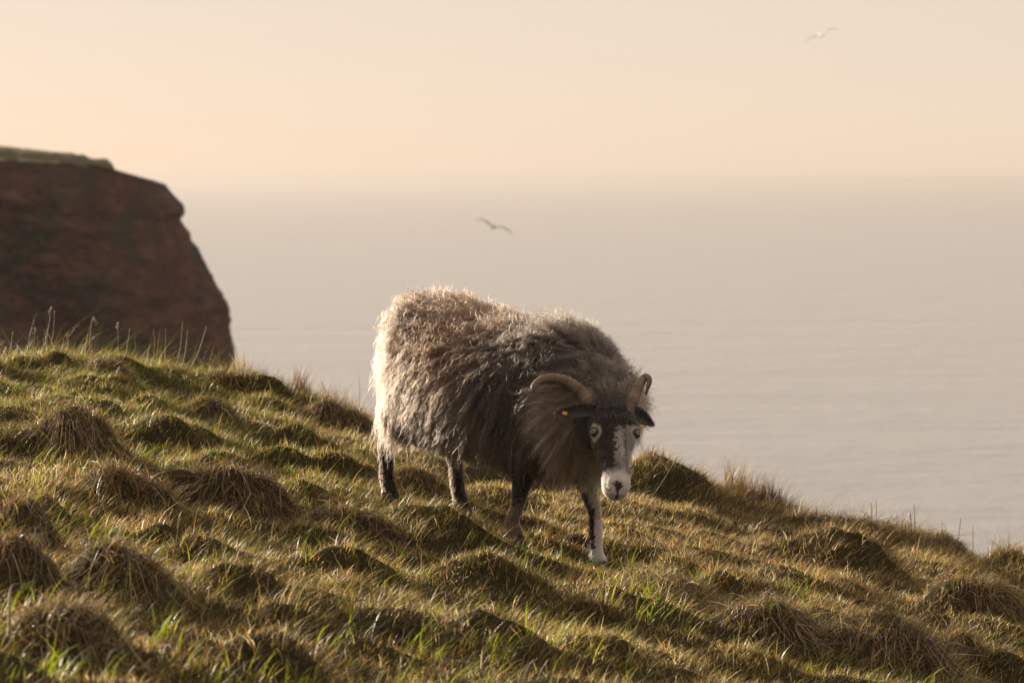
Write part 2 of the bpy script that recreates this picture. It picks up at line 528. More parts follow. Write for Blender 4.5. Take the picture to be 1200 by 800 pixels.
def loft(rings, n=24, power=2.3):
    """rings: (centre, half-axis a, half-axis b up, half-axis b down) -> closed tube."""
    V, Q, T = [], [], []
    for c, a, bu, bd in rings:
        for k in range(n):
            th = 2 * PI * k / n
            ct, st = math.cos(th), math.sin(th)
            e = 2.0 / power
            x = math.copysign(abs(ct) ** e, ct); y = math.copysign(abs(st) ** e, st)
            V.append(c + a * x + (bu if y >= 0 else bd) * y)
    m = len(rings)
    for i in range(m - 1):
        for k in range(n):
            k2 = (k + 1) % n
            Q.append((i * n + k, i * n + k2, (i + 1) * n + k2, (i + 1) * n + k))
    V.append(np.mean(V[:n], 0)); V.append(np.mean(V[(m - 1) * n:m * n], 0))
    for k in range(n):
        T.append((m * n, (k + 1) % n, k)); T.append((m * n + 1, (m - 1) * n + k, (m - 1) * n + (k + 1) % n))
    return np.array(V), Q, T

def tube_rings(pts, rad, squash=None):
    pts = [np.array(p, float) for p in pts]
    out = []
    for i, p in enumerate(pts):
        d = pts[min(i + 1, len(pts) - 1)] - pts[max(i - 1, 0)]
        d /= np.linalg.norm(d)
        ref = np.array([0, 1.0, 0]) if abs(d[1]) < 0.8 else np.array([1.0, 0, 0])
        a = np.cross(d, ref); a /= np.linalg.norm(a)
        b = np.cross(a, d)
        out.append((p, a * rad[i], b * rad[i], b * rad[i]))
    return out

def smooth_path(pts, rad, n):
    pts = np.array(pts, float); rad = np.array(rad, float)
    t = np.linspace(0, len(pts) - 1, n)
    P = np.zeros((n, 3)); r = np.interp(t, np.arange(len(pts)), rad)
    for k, tt in enumerate(t):
        i = min(int(tt), len(pts) - 2); f = tt - i
        p0, p1, p2, p3 = pts[max(i - 1, 0)], pts[i], pts[i + 1], pts[min(i + 2, len(pts) - 1)]
        P[k] = 0.5 * ((2 * p1) + (p2 - p0) * f + (2 * p0 - 5 * p1 + 4 * p2 - p3) * f * f + (3 * p1 - p0 - 3 * p2 + p3) * f ** 3)
    return P, r

def fuse(name, lofts, voxel, smooth_it, factor=0.5):
    """Join closed tubes and fuse them into one continuous skin."""
    vs_, fs, o = [], [], 0
    for v, q, t in lofts:
        vs_.append(v); fs += [tuple(i + o for i in f) for f in q] + [tuple(i + o for i in f) for f in t]; o += len(v)
    me = bpy.data.meshes.new(name + '_raw')
    me.from_pydata(np.concatenate(vs_).tolist(), [], fs)
    bm = bmesh.new(); bm.from_mesh(me)
    bmesh.ops.recalc_face_normals(bm, faces=bm.faces)
    bm.to_mesh(me); bm.free()
    ob = bpy.data.objects.new(name + '_raw', me)
    COL.objects.link(ob)
    m = ob.modifiers.new('r', 'REMESH'); m.mode = 'VOXEL'; m.voxel_size = voxel
    if smooth_it:
        k = ob.modifiers.new('s', 'SMOOTH'); k.factor = factor; k.iterations = smooth_it
    dg = bpy.context.evaluated_depsgraph_get()
    out = bpy.data.meshes.new_from_object(ob.evaluated_get(dg))
    bpy.data.objects.remove(ob)
    bpy.data.meshes.remove(me)
    out.name = name
    out.polygons.foreach_set('use_smooth', np.ones(len(out.polygons), dtype=bool))
    return out

def mesh_arrays(me):
    n = len(me.vertices)
    co = np.zeros(n * 3, np.float32); me.vertices.foreach_get('co', co)
    no = np.zeros(n * 3, np.float32); me.vertex_normals.foreach_get('vector', no)
    return co.reshape(-1, 3).astype(float), no.reshape(-1, 3).astype(float)

def set_tone(me, col):
    a = me.attributes.get('tone') or me.attributes.new('tone', 'FLOAT_COLOR', 'POINT')
    c4 = np.ones((len(col), 4), np.float32); c4[:, :3] = col
    a.data.foreach_set('color', c4.ravel())

def scatter(me, N):
    me.calc_loop_triangles()
    nt_ = len(me.loop_triangles)
    tri = np.zeros(nt_ * 3, np.int32); me.loop_triangles.foreach_get('vertices', tri); tri = tri.reshape(-1, 3)
    co, no = mesh_arrays(me)
    A, B, C = co[tri[:, 0]], co[tri[:, 1]], co[tri[:, 2]]
    ar = np.linalg.norm(np.cross(B - A, C - A), axis=1)
    i = np.searchsorted(np.cumsum(ar) / ar.sum(), rng.uniform(0, 1, N)).clip(0, nt_ - 1)
    u, v = rng.uniform(0, 1, N), rng.uniform(0, 1, N)
    sw = u + v > 1; u[sw], v[sw] = 1 - u[sw], 1 - v[sw]
    wA = (1 - u - v)[:, None]; u = u[:, None]; v = v[:, None]
    P = wA * A[i] + u * B[i] + v * C[i]
    n = wA * no[tri[i, 0]] + u * no[tri[i, 1]] + v * no[tri[i, 2]]
    return P, n / np.linalg.norm(n, axis=1, keepdims=True)

def strands(name, paths, rad, col, m, parent, tipr=0.25):
    N, K, _ = paths.shape
    hc = bpy.data.hair_curves.new(name)
    hc.add_curves([K] * N)
    hc.attributes['position'].data.foreach_set('vector', np.ascontiguousarray(paths, np.float32).ravel())
    ra = hc.attributes.get('radius') or hc.attributes.new('radius', 'FLOAT', 'POINT')
    tt = np.linspace(0, 1, K)
    ra.data.foreach_set('value', (rad[:, None] * (1 - (1 - tipr) * tt ** 1.5)[None, :]).astype(np.float32).ravel())
    ca = hc.attributes.new('tone', 'FLOAT_COLOR', 'CURVE')
    c4 = np.ones((N, 4), np.float32); c4[:, :3] = col
    ca.data.foreach_set('color', c4.ravel())
    hc.materials.append(m)
    o = bpy.data.objects.new(name, hc)
    COL.objects.link(o); o.parent = parent
    return o

def nrm(v):
    return v / np.maximum(np.linalg.norm(v, axis=-1, keepdims=True), 1e-9)

def hair_material(name, rough=0.45):
    m = bpy.data.materials.new(name); m.use_nodes = True
    t = m.node_tree
    t.nodes.remove(t.nodes['Principled BSDF'])
    a = t.nodes.new('ShaderNodeAttribute'); a.attribute_name = 'tone'
    h = t.nodes.new('ShaderNodeBsdfHairPrincipled')
    h.parametrization = 'COLOR'
    h.inputs['Roughness'].default_value = rough
    h.inputs['Radial Roughness'].default_value = 0.6
    h.inputs['Random Roughness'].default_value = 0.2
    t.links.new(a.outputs['Color'], h.inputs['Color'])
    t.links.new(h.outputs[0], t.nodes['Material Output'].inputs['Surface'])
    return m
m_wool = hair_material('wool_fibre', 0.5)
m_fur = hair_material('short_fur', 0.5)

def tone_material(name, rough, spec, noise_scale=None):
    m, t, b = mat(name)
    a = t.nodes.new('ShaderNodeAttribute'); a.attribute_name = 'tone'
    t.links.new(a.outputs['Color'], b.inputs['Base Color'])
    b.inputs['Roughness'].default_value = rough
    b.inputs['Specular IOR Level'].default_value = spec
    if noise_scale:
        n = noise_node(t, noise_scale, 4, 0.6)
        bump(t, n.outputs[0], 0.5, 0.004, b)
    return m

def build_sheep():
    root = bpy.data.objects.new('sheep', None)
    COL.objects.link(root)
    tag(root, 'shaggy grey brown horned sheep with a black and white face walking down the slope', 'sheep')
    cz = ground_z(SC[0], SC[1])
    root.location = (SC[0], SC[1], float(cz))
    bpy.context.view_layer.update()
    inv = Matrix.Translation(-root.location)
    def local(o):                                        # meshes are laid out in world metres; the root sits at the base
        if o.parent is root:
            o.matrix_parent_inverse = inv
        return o
    H3 = np.array([SH[0], SH[1], -0.16]); H3 /= np.linalg.norm(H3)
    N3 = np.array([SN[0], SN[1], 0.0]); U3 = np.array([0, 0, 1.0])
    # ---- head frame
    yaw, phi = R(2), R(54)
    HL = np.array([math.sin(yaw) * math.cos(phi), -math.cos(yaw) * math.cos(phi), -math.sin(phi)])
    HA = np.array([math.cos(yaw), math.sin(yaw), 0.0])
    HA = nrm(HA * math.cos(R(5)) - np.cross(HL, HA) * math.sin(R(5)))
    HN = np.cross(HL, HA)
    poll = at(718, 479, 8.06)
    def hp(s, a, c):
        return poll + HL * s + HA * a + HN * c
    # s, half width, above, below
    hr = [(-.06, .030, .002, -.055), (-.045, .042, .008, -.075), (-.02, .050, .019, -.085), (.02, .058, .031, -.092), (.06, .0645, .041, -.096),
          (.09, .0645, .046, -.094), (.12, .0555, .045, -.086), (.15, .0455, .043, -.073), (.18, .040, .041, -.062), (.205, .039, .037, -.056),
          (.23, .0405, .033, -.053), (.25, .0405, .028, -.051), (.268, .035, .019, -.046), (.281, .023, .008, -.034)]
    head = loft([(hp(s_, 0, 0), HA * a_, HN * u_, HN * -d_) for s_, a_, u_, d_ in hr], 28, 2.25)
    bumps = []
    for sg in (-1, 1):
        bumps.append(loft(tube_rings([hp(.055, sg * .045, .022), hp(.072, sg * .051, .026), hp(.09, sg * .053, .024), hp(.11, sg * .046, .020)], [.010, .015, .015, .009]), 14, 2))   # brow
        bumps.append(loft(tube_rings([hp(.235, sg * .012, .024), hp(.25, sg * .016, .022), hp(.264, sg * .017, .012), hp(.27, sg * .014, .002)], [.010, .013, .0125, .008]), 14, 2))     # nostril wing
    bumps.append(loft(tube_rings([hp(.235, 0, -.047), hp(.255, 0, -.044), hp(.268, 0, -.036)], [.017, .019, .012]), 14, 2))                                                              # lower lip
    neck_c = [sp(.26, 0, .46), sp(.38, .04, .47), sp(.46, .09, .45), poll + np.array([-.005, .07, -.05]), hp(.0, 0, -.03)]
    neck = loft(tube_rings(neck_c, [.15, .125, .105, .085, .05]), 24, 2)
    # ---- trunk under the wool
    tr = []
    for l, top, bot, wd in [(-.42, .50, .34, .08), (-.38, .55, .28, .12), (-.28, .58, .24, .16), (-.1, .57, .21, .175), (.1, .57, .21, .17), (.26, .59, .23, .15), (.36, .56, .28, .11), (.41, .5, .34, .06)]:
        c = sp(l, 0, (top + bot) / 2)
        tr.append((c, N3 * wd, U3 * (top - bot) / 2, U3 * (top - bot) / 2))
    trunk = loft(tr, 28, 2.2)
    # ---- legs
    def foot(k, dz=0.0):
        p = FEET[k]
        return np.array([p[0], p[1], float(ground_z(p[0], p[1])) + dz + (.010 if k == 'lf' else 0.0)])
    def leg(k, joints, rad):
        f = foot(k)
        pts = [sp(*j) for j in joints] + [f + np.array([0, 0, .072]) - 0.006 * H3, f + np.array([0, 0, .036]) + .010 * H3]
        P, r_ = smooth_path(pts, rad, 26)
        return loft(tube_rings(P, r_), 16, 2), P
    legs, axes = [], {}
    for k, j, rd in [('rh', [(-.28, .10, .44), (-.27, .105, .34), (-.365, .10, .215), (-.368, .10, .13)], [.085, .060, .024, .0205, .0215, .022]),
                     ('lh', [(-.26, -.10, .44), (-.19, -.10, .34), (-.265, -.09, .215), (-.25, -.09, .13)], [.085, .060, .025, .0215, .0215, .022]),
                     ('rf', [(.26, .10, .42), (.20, .10, .30), (.165, .095, .175), (.15, .09, .12)], [.075, .048, .0245, .018, .021, .0215]),
                     ('lf', [(.25, -.09, .42), (.245, -.085, .31), (.283, -.082, .185), (.308, -.08, .115)], [.075, .050, .0265, .0175, .021, .022])]:
        lo, P = leg(k, j, rd)
        legs.append(lo); axes[k] = P
    body_me = fuse('body', [trunk, neck, head] + bumps + legs, 0.0045, 3, 0.5)
    co, no = mesh_arrays(body_me)
    BLACK, WHITE = np.array([.018, .015, .014]), np.array([.47, .44, .415])
    def markings(p):
        """The animal's own coat pattern."""
        n = len(p)
        jit = fbm(p[:, 0] * 150, p[:, 2] * 150 + p[:, 1] * 90, 5, 2) * 1.6 - .8
        c = np.tile(BLACK, (n, 1)) * (1.2 + jit[:, None])
        rel = p - poll
        s_, a_, k_ = rel @ HL + 0.010 * jit, rel @ HA + 0.006 * jit, rel @ HN
        hd = (s_ > -.06) & (np.abs(rel @ HA) < .09) & (s_ < .31) & (k_ > -.13)
        def put(mask, colr, f=1.0):
            c[mask] = c[mask] * (1 - f) + np.asarray(colr) * f
        grey = np.array([.21, .19, .175]) * (.6 + .8 * vnoise(a_ * 220, s_ * 60, 12))[:, None]
        def put2(mask, colr):
            c[mask] = colr[mask]
        put(hd & (s_ > .075) & (s_ < .215) & (a_ > .027 + .008 * jit), [.17, .15, .135])                     # pale cheek
        put2(hd & (s_ > .085 + .03 * jit) & (s_ < .23) & (np.abs(a_ - .011 + .006 * jit) < .013 + .010 * jit + .03 * np.clip(s_ - .15, 0, 1)), grey)     # blaze
        put(hd & (s_ > .10) & (s_ < .2) & (np.abs(a_ - .012 + .01 * jit) < .004), [.36, .33, .30], .6)
        put(hd & (s_ > .195) & (k_ < -.02) & (a_ < .0), [.30, .27, .24])
        fm = np.clip((s_ - .212 - .022 * jit) / .018, 0, 1) * hd
        c[:] = c * (1 - fm[:, None]) + WHITE * fm[:, None]                                              # muzzle
        
        for sg in (-1, 1):                                                                     # rings round the eyes
            d = np.linalg.norm((p - hp(.092, sg * .059, .018)) * 1.0, axis=1)
            put(hd & (d < .0265 + .0025 * jit), [.27, .25, .225])
            d2 = np.linalg.norm(p - hp(.090, sg * .060, .020), axis=1)
            put(hd & (d2 < .0150), BLACK)
        # nose leather and the mouth line
        nose = np.abs(a_) < np.interp(s_, [.250, .257, .266, .272, .280], [.004, .0125, .011, .005, .0022])
        put(hd & nose & (s_ > .248) & (s_ < .284) & (k_ > -.020), [.035, .030, .029])
        put(hd & (s_ > .25) & (np.abs(k_ + .024 + .12 * np.abs(a_)) < .0028), [.07, .058, .052])
        # legs
        for k, ax in axes.items():
            dd = np.linalg.norm(p[:, None, :2] - ax[None, ::3, :2], axis=2) + np.abs(p[:, None, 2] - ax[None, ::3, 2])
            near = (dd.min(1) < .06) & (np.hypot(p[:, 0] - ax[-1, 0], p[:, 1] - ax[-1, 1]) < .09)
            i = dd.argmin(1)
            hgt = p[:, 2] - ax[-1, 2]
            dx = p[:, 0] - ax[::3][i][:, 0]
            low = near & ~hd
            if k == 'lf':
                put(low & (hgt < .25) & (dx > -.007 + .006 * jit), [.40, .35, .31])
                put(low & (hgt < .045), [.42, .39, .37])
                put(low & (hgt > .13) & (hgt < .3) & (dx > -.012), [.26, .20, .155])
                put(low & (hgt < .17 + .03 * jit) & (hgt > .045) & (dx < -.003 + .006 * jit), BLACK)
            elif k == 'rf':
                put(low & (hgt < .10 + .03 * jit), [.115, .078, .052])
            else:
                put(low & (hgt < .3), [.021, .016, .013])
        return c
    set_tone(body_me, markings(co))
    m_skin = tone_material('short_coat', 0.85, 0.2)
    body = local(link('body', body_me, m_skin, root))
    # ---- short coat hairs on face and legs
    P, n = scatter(body_me, 150000)
    rel = P - poll
    s_ = rel @ HL
    on_head = (s_ > -.05) & (np.abs(rel @ HA) < .09) & (rel @ HN > -.12)
    on_leg = np.zeros(len(P), bool)
    for k, ax in axes.items():
        dd = np.linalg.norm(P[:, None, :] - ax[None, ::3, :], axis=2).min(1)
        on_leg |= (dd < .05) & (P[:, 2] - ax[-1, 2] < .30)
    ey = np.minimum(np.linalg.norm(P - hp(.090, -.060, .020), axis=1), np.linalg.norm(P - hp(.090, .060, .020), axis=1))
    bare = on_head & ((ey < .014) | ((s_ > .258) & (np.linalg.norm(markings(P), axis=1) < .12)))
    kx = (on_head | on_leg) & ~bare
    P, n, head_m = P[kx], n[kx], on_head[kx]
    flow = np.where(head_m[:, None], HL[None] * 0.8 + np.array([0, 0, -.2]), np.array([0, 0, -1.0]) + 0.1 * -H3)
    up = nrm(P - poll) * 0
    flow = flow - n * np.sum(flow * n, 1, keepdims=True)
    flow = nrm(flow + rng.normal(0, .22, P.shape))
    Ls = np.where(head_m, rng.uniform(.006, .011, len(P)), rng.uniform(.008, .014, len(P)))
    Ls = np.where(head_m & ((P - poll) @ HL > .2), Ls * .55, Ls)
    Ls = np.where(head_m & ((P - poll) @ HL < .045), Ls * rng.uniform(1.5, 3.5, len(P)), Ls)
    tuft_ = head_m & ((P - poll) @ HL < .02) & (np.abs((P - poll) @ HA) < .04)
    flow = np.where(tuft_[:, None], nrm(rng.normal(0, .5, P.shape) - HL[None] * .6), flow)
    tt = np.linspace(0, 1, 4)[None, :, None]
    paths = P[:, None] - n[:, None] * .001 + Ls[:, None, None] * (tt * (0.42 * n[:, None] + 0.9 * flow[:, None]) - 0.22 * tt ** 2 * n[:, None])
    colr = markings(P) * rng.uniform(.75, 1.3, (len(P), 1))
    o = local(strands('short_fur', paths, np.full(len(P), .00042), colr * 1.1, m_fur, body))
    o['kind'] = 'stuff'
    # ---- fleece
    fr = []
    for l, top, bot, wd in [(-.40, .53, .38, .06), (-.375, .585, .30, .11), (-.33, .635, .275, .16), (-.26, .655, .250, .205), (-.15, .648, .238, .228), (0, .635, .232, .234),
                            (.13, .645, .225, .23), (.25, .668, .24, .212), (.33, .650, .25, .175), (.38, .58, .27, .125), (.405, .49, .33, .07)]:
        c = sp(l, 0, (top + bot) / 2)
        fr.append((c, N3 * wd, U3 * (top - bot) / 2, U3 * (top - bot) / 2))
    breech = loft(tube_rings([sp(-.26, .0, .50), sp(-.295, .0, .40), sp(-.325, .01, .325), sp(-.345, .01, .265)], [.10, .095, .098, .075]), 20, 2)
    mane_c = [sp(.22, 0, .46), sp(.33, .035, .455), sp(.40, .08, .44), poll + HL * -.035 + HN * -.062 + np.array([0, .05, 0]), poll + HL * -.012 + HN * -.06]
    mane = loft(tube_rings(mane_c, [.19, .17, .145, .106, .065]), 24, 2)
    thighs = [loft(tube_rings([sp(-.21, sg * .09, .44), sp(-.25, sg * .095, .35), sp(-.30, sg * .095, .31), sp(-.325 if sg > 0 else -.265, sg * .095, .285)], [.09, .098, .078, .048]), 20, 2) for sg in (1, -1)]
    fle_me = fuse('fleece', [loft(fr, 32, 2.15), breech, mane] + thighs, 0.011, 6, 0.5)
    m_fleece = tone_material('matted_wool', 1.0, 0.05, 90)
    def lrh(p):
        q = p[:, :2] - SC
        l = q @ SH; r_ = q @ SN
        return l, r_, p[:, 2] - zref(l)
    DARK, GREY, BEIGE, TAN, RUST = map(np.array, ([.019, .015, .013], [.080, .061, .049], [.114, .089, .067], [.122, .084, .056], [.085, .050, .032]))
    def wool_tone(p, n):
        l, r_, h = lrh(p)
        jn = fbm(p[:, 0] * 14 + p[:, 1] * 9, p[:, 2] * 12, 71, 3)
        c = np.tile(GREY, (len(p), 1))
        def mixin(f, colr):
            f = np.clip(f, 0, 1)[:, None]
            c[:] = c * (1 - f) + colr * f
        mixin((l + .02) / .14 + 1.2 * (jn - .5), DARK * 1.25)                               # dark shoulders
        mixin(1.2 - np.hypot((l - .02) / .22, (h - .36) / .14) + 1.4 * (jn - .5), GREY * 0.8)
        mixin((-.285 - l) / .11 + 1.6 * (jn - .5), BEIGE)                                    # pale rump
        mixin((h - .59) / .04 * np.clip(n[:, 2] * 2 - .6, 0, 1) * np.clip(.26 - l * 1.0, .08, .5), BEIGE * 0.8)             # bleached back
        mixin(1.6 - np.hypot((l + .17) / .11, (h - .63) / .075) + 1.2 * (jn - .5), DARK)   # dark patch on the back
        mixin(0.8 * (1.3 - np.hypot((l + .04) / .16, (h - .58) / .09)) + 1.6 * (jn - .5), RUST * .7)
        mixin((.29 - h) / .10 * .8, TAN * .8)                                               # stained hem
        mixin((l - .26) / .10 * np.clip((.56 - h) / .1, 0, 1) * .8, np.array([.135, .102, .078]))
        return c * (0.75 + 0.5 * jn)[:, None]
    fco, fno = mesh_arrays(fle_me)
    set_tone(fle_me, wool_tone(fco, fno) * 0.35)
    fleece = local(link('fleece', fle_me, m_fleece, root))
    def flow_of(p, n):
        l, r_, h = lrh(p)
        back = -H3
        wob = np.stack([fbm(p[:, 0] * 11, p[:, 2] * 11, 81, 2) - .5, fbm(p[:, 1] * 11, p[:, 2] * 11, 82, 2) - .5, 0 * l], -1)
        f = np.array([0, 0, -1.0])[None] * np.clip(1.3 - 1.0 * np.clip(n[:, 2], 0, 1), 0, 2)[:, None] + back[None] * (0.45 * np.clip(1 - 1.6 * np.clip(-(n @ H3), 0, 1), 0, 1))[:, None] + 1.2 * wob
        rad = p - (poll + HL * 0.05)
        rd = np.linalg.norm(rad, axis=1)
        k = np.clip((.30 - rd) / .12, 0, 1)[:, None]
        f = f * (1 - k) + (nrm(rad) * 0.9 + np.array([0, .15, -.45])) * k
        f = f - n * np.sum(f * n, 1, keepdims=True)
        return nrm(f)
    # guide locks
    NG, NS, K = 11000, 150000, 12
    tt = np.linspace(0, 1, K)
    def grow(p, n, Ln, lift, grav, amp, freq, ph):
        f = flow_of(p, n)
        e2 = np.cross(n, f)
        pos = np.zeros((len(p), K, 3)); pos[:, 0] = p
        d = nrm(n * lift[:, None] + f)
        st = Ln / (K - 1)
        for k in range(1, K):
            d = nrm(d + np.array([0, 0, -1.0]) * grav[:, None] * (0.4 + tt[k]) + 0.10 * f)
            pos[:, k] = pos[:, k - 1] + d * st[:, None]
        wv = amp[:, None] * np.sqrt(tt)[None]
        ang = 2 * PI * freq[:, None] * tt[None] + ph[:, None]
        pos = pos + (wv * np.sin(ang))[..., None] * e2[:, None] + (wv * np.cos(ang) * .8)[..., None] * n[:, None]
        return pos
    def lengths(p, n):
        l, r_, h = lrh(p)
        Ln = 0.076 + 0.012 * np.clip((.40 - h) / .2, 0, 1) + .036 * np.clip((-.27 - l) / .10, 0, 1) * np.clip((.46 - h) / .22, 0, 1)
        rd = np.linalg.norm(p - (poll + HL * 0.05), axis=1)
        return Ln * (1 - .45 * np.clip((.20 - rd) / .08, 0, 1))
    gp, gn = scatter(fle_me, NG)
    gl, gr, gh = lrh(gp)
    curly = np.clip((gh - .52) / .06, 0, 1)
    gL = lengths(gp, gn) * rng.uniform(.65, 1.35, NG) * (1 - .28 * curly)
    G = grow(gp, gn, gL, 0.42 + rng.normal(0, .12, NG) + .85 * np.clip(gn[:, 2], 0, 1) - .22 * np.clip(-(gn @ H3), 0, 1) * np.clip(1 - 2 * gn[:, 2], 0, 1), rng.uniform(.02, .09, NG) + .22 * np.clip(-(gn @ H3), 0, 1), rng.uniform(.002, .0045, NG) * (1 + 1.2 * curly), rng.uniform(1.0, 2.2, NG), rng.uniform(0, 2 * PI, NG))
    gtone = wool_tone(gp, gn) * rng.uniform(.62, 1.45, (NG, 1))
    kd = kdtree.KDTree(NG)
    for i, q in enumerate(gp): kd.insert(q, i)
    kd.balance()
    P, n = scatter(fle_me, NS)
    # leave the face clear
    rel = P - poll
    ok = ~(((rel @ HL) > -.005) & (np.abs(rel @ HA) < .07) & (rel @ HN > -.075))
    P, n = P[ok], n[ok]; NS = len(P)
    gi_ = np.array([kd.find(q)[1] for q in P])
    own = P[:, None] + (G[gi_] - gp[gi_][:, None])
    cl = rng.uniform(.15, .80, NS); free = rng.uniform(0, 1, NS) < .27; cl[free] = rng.uniform(0, .25, free.sum())
    kk = cl[:, None, None] * (tt ** 1.4)[None, :, None]
    path = own * (1 - kk) + G[gi_] * kk
    sc = rng.uniform(.75, 1.12, NS); sc[free] *= rng.uniform(.95, 1.5, free.sum())
    sc = np.where(lrh(P)[2] < .30, np.minimum(sc, 1.0) * .86, sc)
    path = P[:, None] + (path - P[:, None]) * sc[:, None, None]
    ph = rng.uniform(0, 2 * PI, (NS, 3)); fq = rng.uniform(2.0, 4.5, (NS, 1))
    am = np.where(free, .0060, .0026)[:, None]
    for ax in range(3):
        path[..., ax] += am * tt[None] * np.sin(2 * PI * fq * tt[None] + ph[:, ax:ax + 1])
    tone = gtone[gi_] * rng.uniform(.7, 1.35, (NS, 1))
    pale = rng.uniform(0, 1, NS) < .09
    tone[pale] = tone[pale] * .5 + BEIGE * .35
    tone[free] *= 1.3
    # loose sun-bleached curls lying on the back
    NC = 170
    cp, cn = scatter(fle_me, 9000)
    cl_, cr_, ch_ = lrh(cp)
    pick_ = np.where((ch_ > .44 + .1 * rng.uniform(0, 1, len(cp))) & (cl_ > -.30) & (cl_ < .22) & (cr_ > -.12))[0][:NC]
    cp, cn = cp[pick_], cn[pick_]; NC = len(cp)
    fl_ = flow_of(cp, cn); e2_ = np.cross(cn, fl_)
    aa = rng.uniform(0, 2 * PI, NC)[:, None]; d1 = fl_ * np.cos(aa) + e2_ * np.sin(aa); d2 = np.cross(cn, d1)
    tc = np.linspace(0, 1, K)[None, :, None]
    wnd = rng.uniform(1.4, 3.6, NC)[:, None, None]; ra_ = rng.uniform(.007, .018, NC)[:, None, None]; ph2 = rng.uniform(0, 6.28, NC)[:, None, None]
    curl = cp[:, None] + cn[:, None] * (.022 + .030 * tc ** .5 + rng.uniform(-.008, .012, (NC, 1, 1))) + ra_ * (np.sin(wnd * tc + ph2) * d1[:, None] + np.cos(wnd * tc * 1.1 + ph2) * d2[:, None]) + fl_[:, None] * .02 * tc
    ctone = np.where(rng.uniform(0, 1, (NC, 1)) < .75, RUST * 1.15, BEIGE * .9) * rng.uniform(.6, 1.2, (NC, 1))
    path = np.concatenate([path, curl]); tone = np.concatenate([tone, ctone])
    wr = np.concatenate([rng.uniform(.00028, .00052, NS) * np.where(free, 1.2, 1.0), rng.uniform(.0004, .0007, NC)])
    o = local(strands('wool', path, wr, np.clip(tone, .01, .8), m_wool, fleece))
    o['kind'] = 'stuff'
    # ---- horns
    m_horn = tone_material('horn', 0.55, 0.4, 60)
    def horn(pts, rad):
        Pp, r_ = smooth_path(pts, rad, 90)
        arc = np.concatenate([[0], np.cumsum(np.linalg.norm(np.diff(Pp, axis=0), axis=1))])
        ridge = 1 + .085 * np.sin(arc * 2 * PI / .016 + 2.5 * vnoise(arc * 40, arc * 0, 3)) * np.clip(1 - arc / arc[-1] * .8, 0, 1)
        v, q, t_ = loft(tube_rings(Pp, r_ * ridge), 20, 2.2)
        me = bpy.data.meshes.new('horn')
        me.from_pydata(v.tolist(), [], [tuple(f) for f in q] + [tuple(f) for f in t_])
        me.polygons.foreach_set('use_smooth', np.ones(len(me.polygons), dtype=bool))
        a = np.concatenate([np.repeat(arc, 20), [0, arc[-1]]])
        f = a / arc[-1]
        band = vnoise(a * 75, a * 0 + 1, 9)
        c = np.array([.155, .112, .080])[None] * (0.55 + .75 * band)[:, None] * (1 - .55 * np.clip((f - .75) / .25, 0, 1))[:, None]
        set_tone(me, c)
        bm = bmesh.new(); bm.from_mesh(me); bmesh.ops.recalc_face_normals(bm, faces=bm.faces); bm.to_mesh(me); bm.free()
        return local(link('horn', me, m_horn, root))
    h1 = horn([at(701, 490, 8.07), at(692, 473, 8.09), at(680, 458, 8.11), at(664, 447, 8.10), at(648, 443, 8.06), at(634, 445, 8.02), at(625, 453, 7.99), at(626, 460, 7.98)],
              [.0215, .021, .019, .0165, .0135, .011, .0075, .003])
    h1['label'] = 'horn curving out to the left and forward'
    h2 = horn([at(733, 489, 8.05), at(738, 475, 8.07), at(744, 461, 8.11), at(750, 449, 8.14), at(757, 442, 8.15), at(761, 446, 8.13), at(759, 455, 8.12), at(757, 463, 8.11)],
              [.021, .0205, .018, .0145, .011, .008, .005, .002])
    h2['label'] = 'horn sweeping back to the right with a hooked tip'
    # ---- ears
    m_ear = tone_material('ear_skin', 0.8, 0.2)
    m_tag, t, b = mat('yellow_plastic')
    b.inputs['Base Color'].default_value = (.72, .50, .03, 1); b.inputs['Roughness'].default_value = 0.4
    def ear(base, tip, cup, wd, tagp):
        base, tip, cup = np.array(base), np.array(tip), np.array(cup)
        ax = tip - base; Ln = np.linalg.norm(ax); ax /= Ln
        cup = nrm(cup - ax * (cup @ ax)); sd = np.cross(ax, cup)
        NU, NV = 16, 11
        V = []
        for side in (0, 1):
            for i in range(NU):
                u = i / (NU - 1)
                wv = wd * (math.sin(PI * min(1, .18 + .82 * u) ** 0.9) ** 0.75 if u < 1 else 0.02) + .0015
                for j in range(NV):
                    v = -1 + 2 * j / (NV - 1)
                    c_ = base + ax * Ln * u + sd * wv * v + cup * (wv * .75 * v * v * (1 - .5 * u) - .25 * wv - .012 * math.sin(PI * u) * 0) + np.array([0, 0, -.010 * u * u])
                    V.append(c_ + cup * (.0022 if side else -.0022) * (1 - .8 * abs(v)))
        Fc = []
        n1 = NU * NV
        for i in range(NU - 1):
            for j in range(NV - 1):
                a0 = i * NV + j
                Fc.append((a0, a0 + 1, a0 + NV + 1, a0 + NV)); Fc.append((n1 + a0, n1 + a0 + NV, n1 + a0 + NV + 1, n1 + a0 + 1))
        per = [j for j in range(NV)] + [i * NV + NV - 1 for i in range(1, NU)] + [(NU - 1) * NV + j for j in range(NV - 2, -1, -1)] + [i * NV for i in range(NU - 2, 0, -1)]
        for k in range(len(per)):
            a0, b0 = per[k], per[(k + 1) % len(per)]
            Fc.append((a0, n1 + a0, n1 + b0, b0))
        me = bpy.data.meshes.new('ear'); me.from_pydata([tuple(x) for x in V], [], Fc)
        me.polygons.foreach_set('use_smooth', np.ones(len(me.polygons), dtype=bool))
        inner = np.arange(len(V)) >= NU * NV
        set_tone(me, np.where(inner[:, None], np.array([[.036, .027, .024]]), np.array([[.024, .020, .018]])))
        e = local(link('ear', me, m_ear, root))
        P_, n_ = scatter(me, 2600)
        fl = nrm(ax[None] + rng.normal(0, .35, P_.shape))
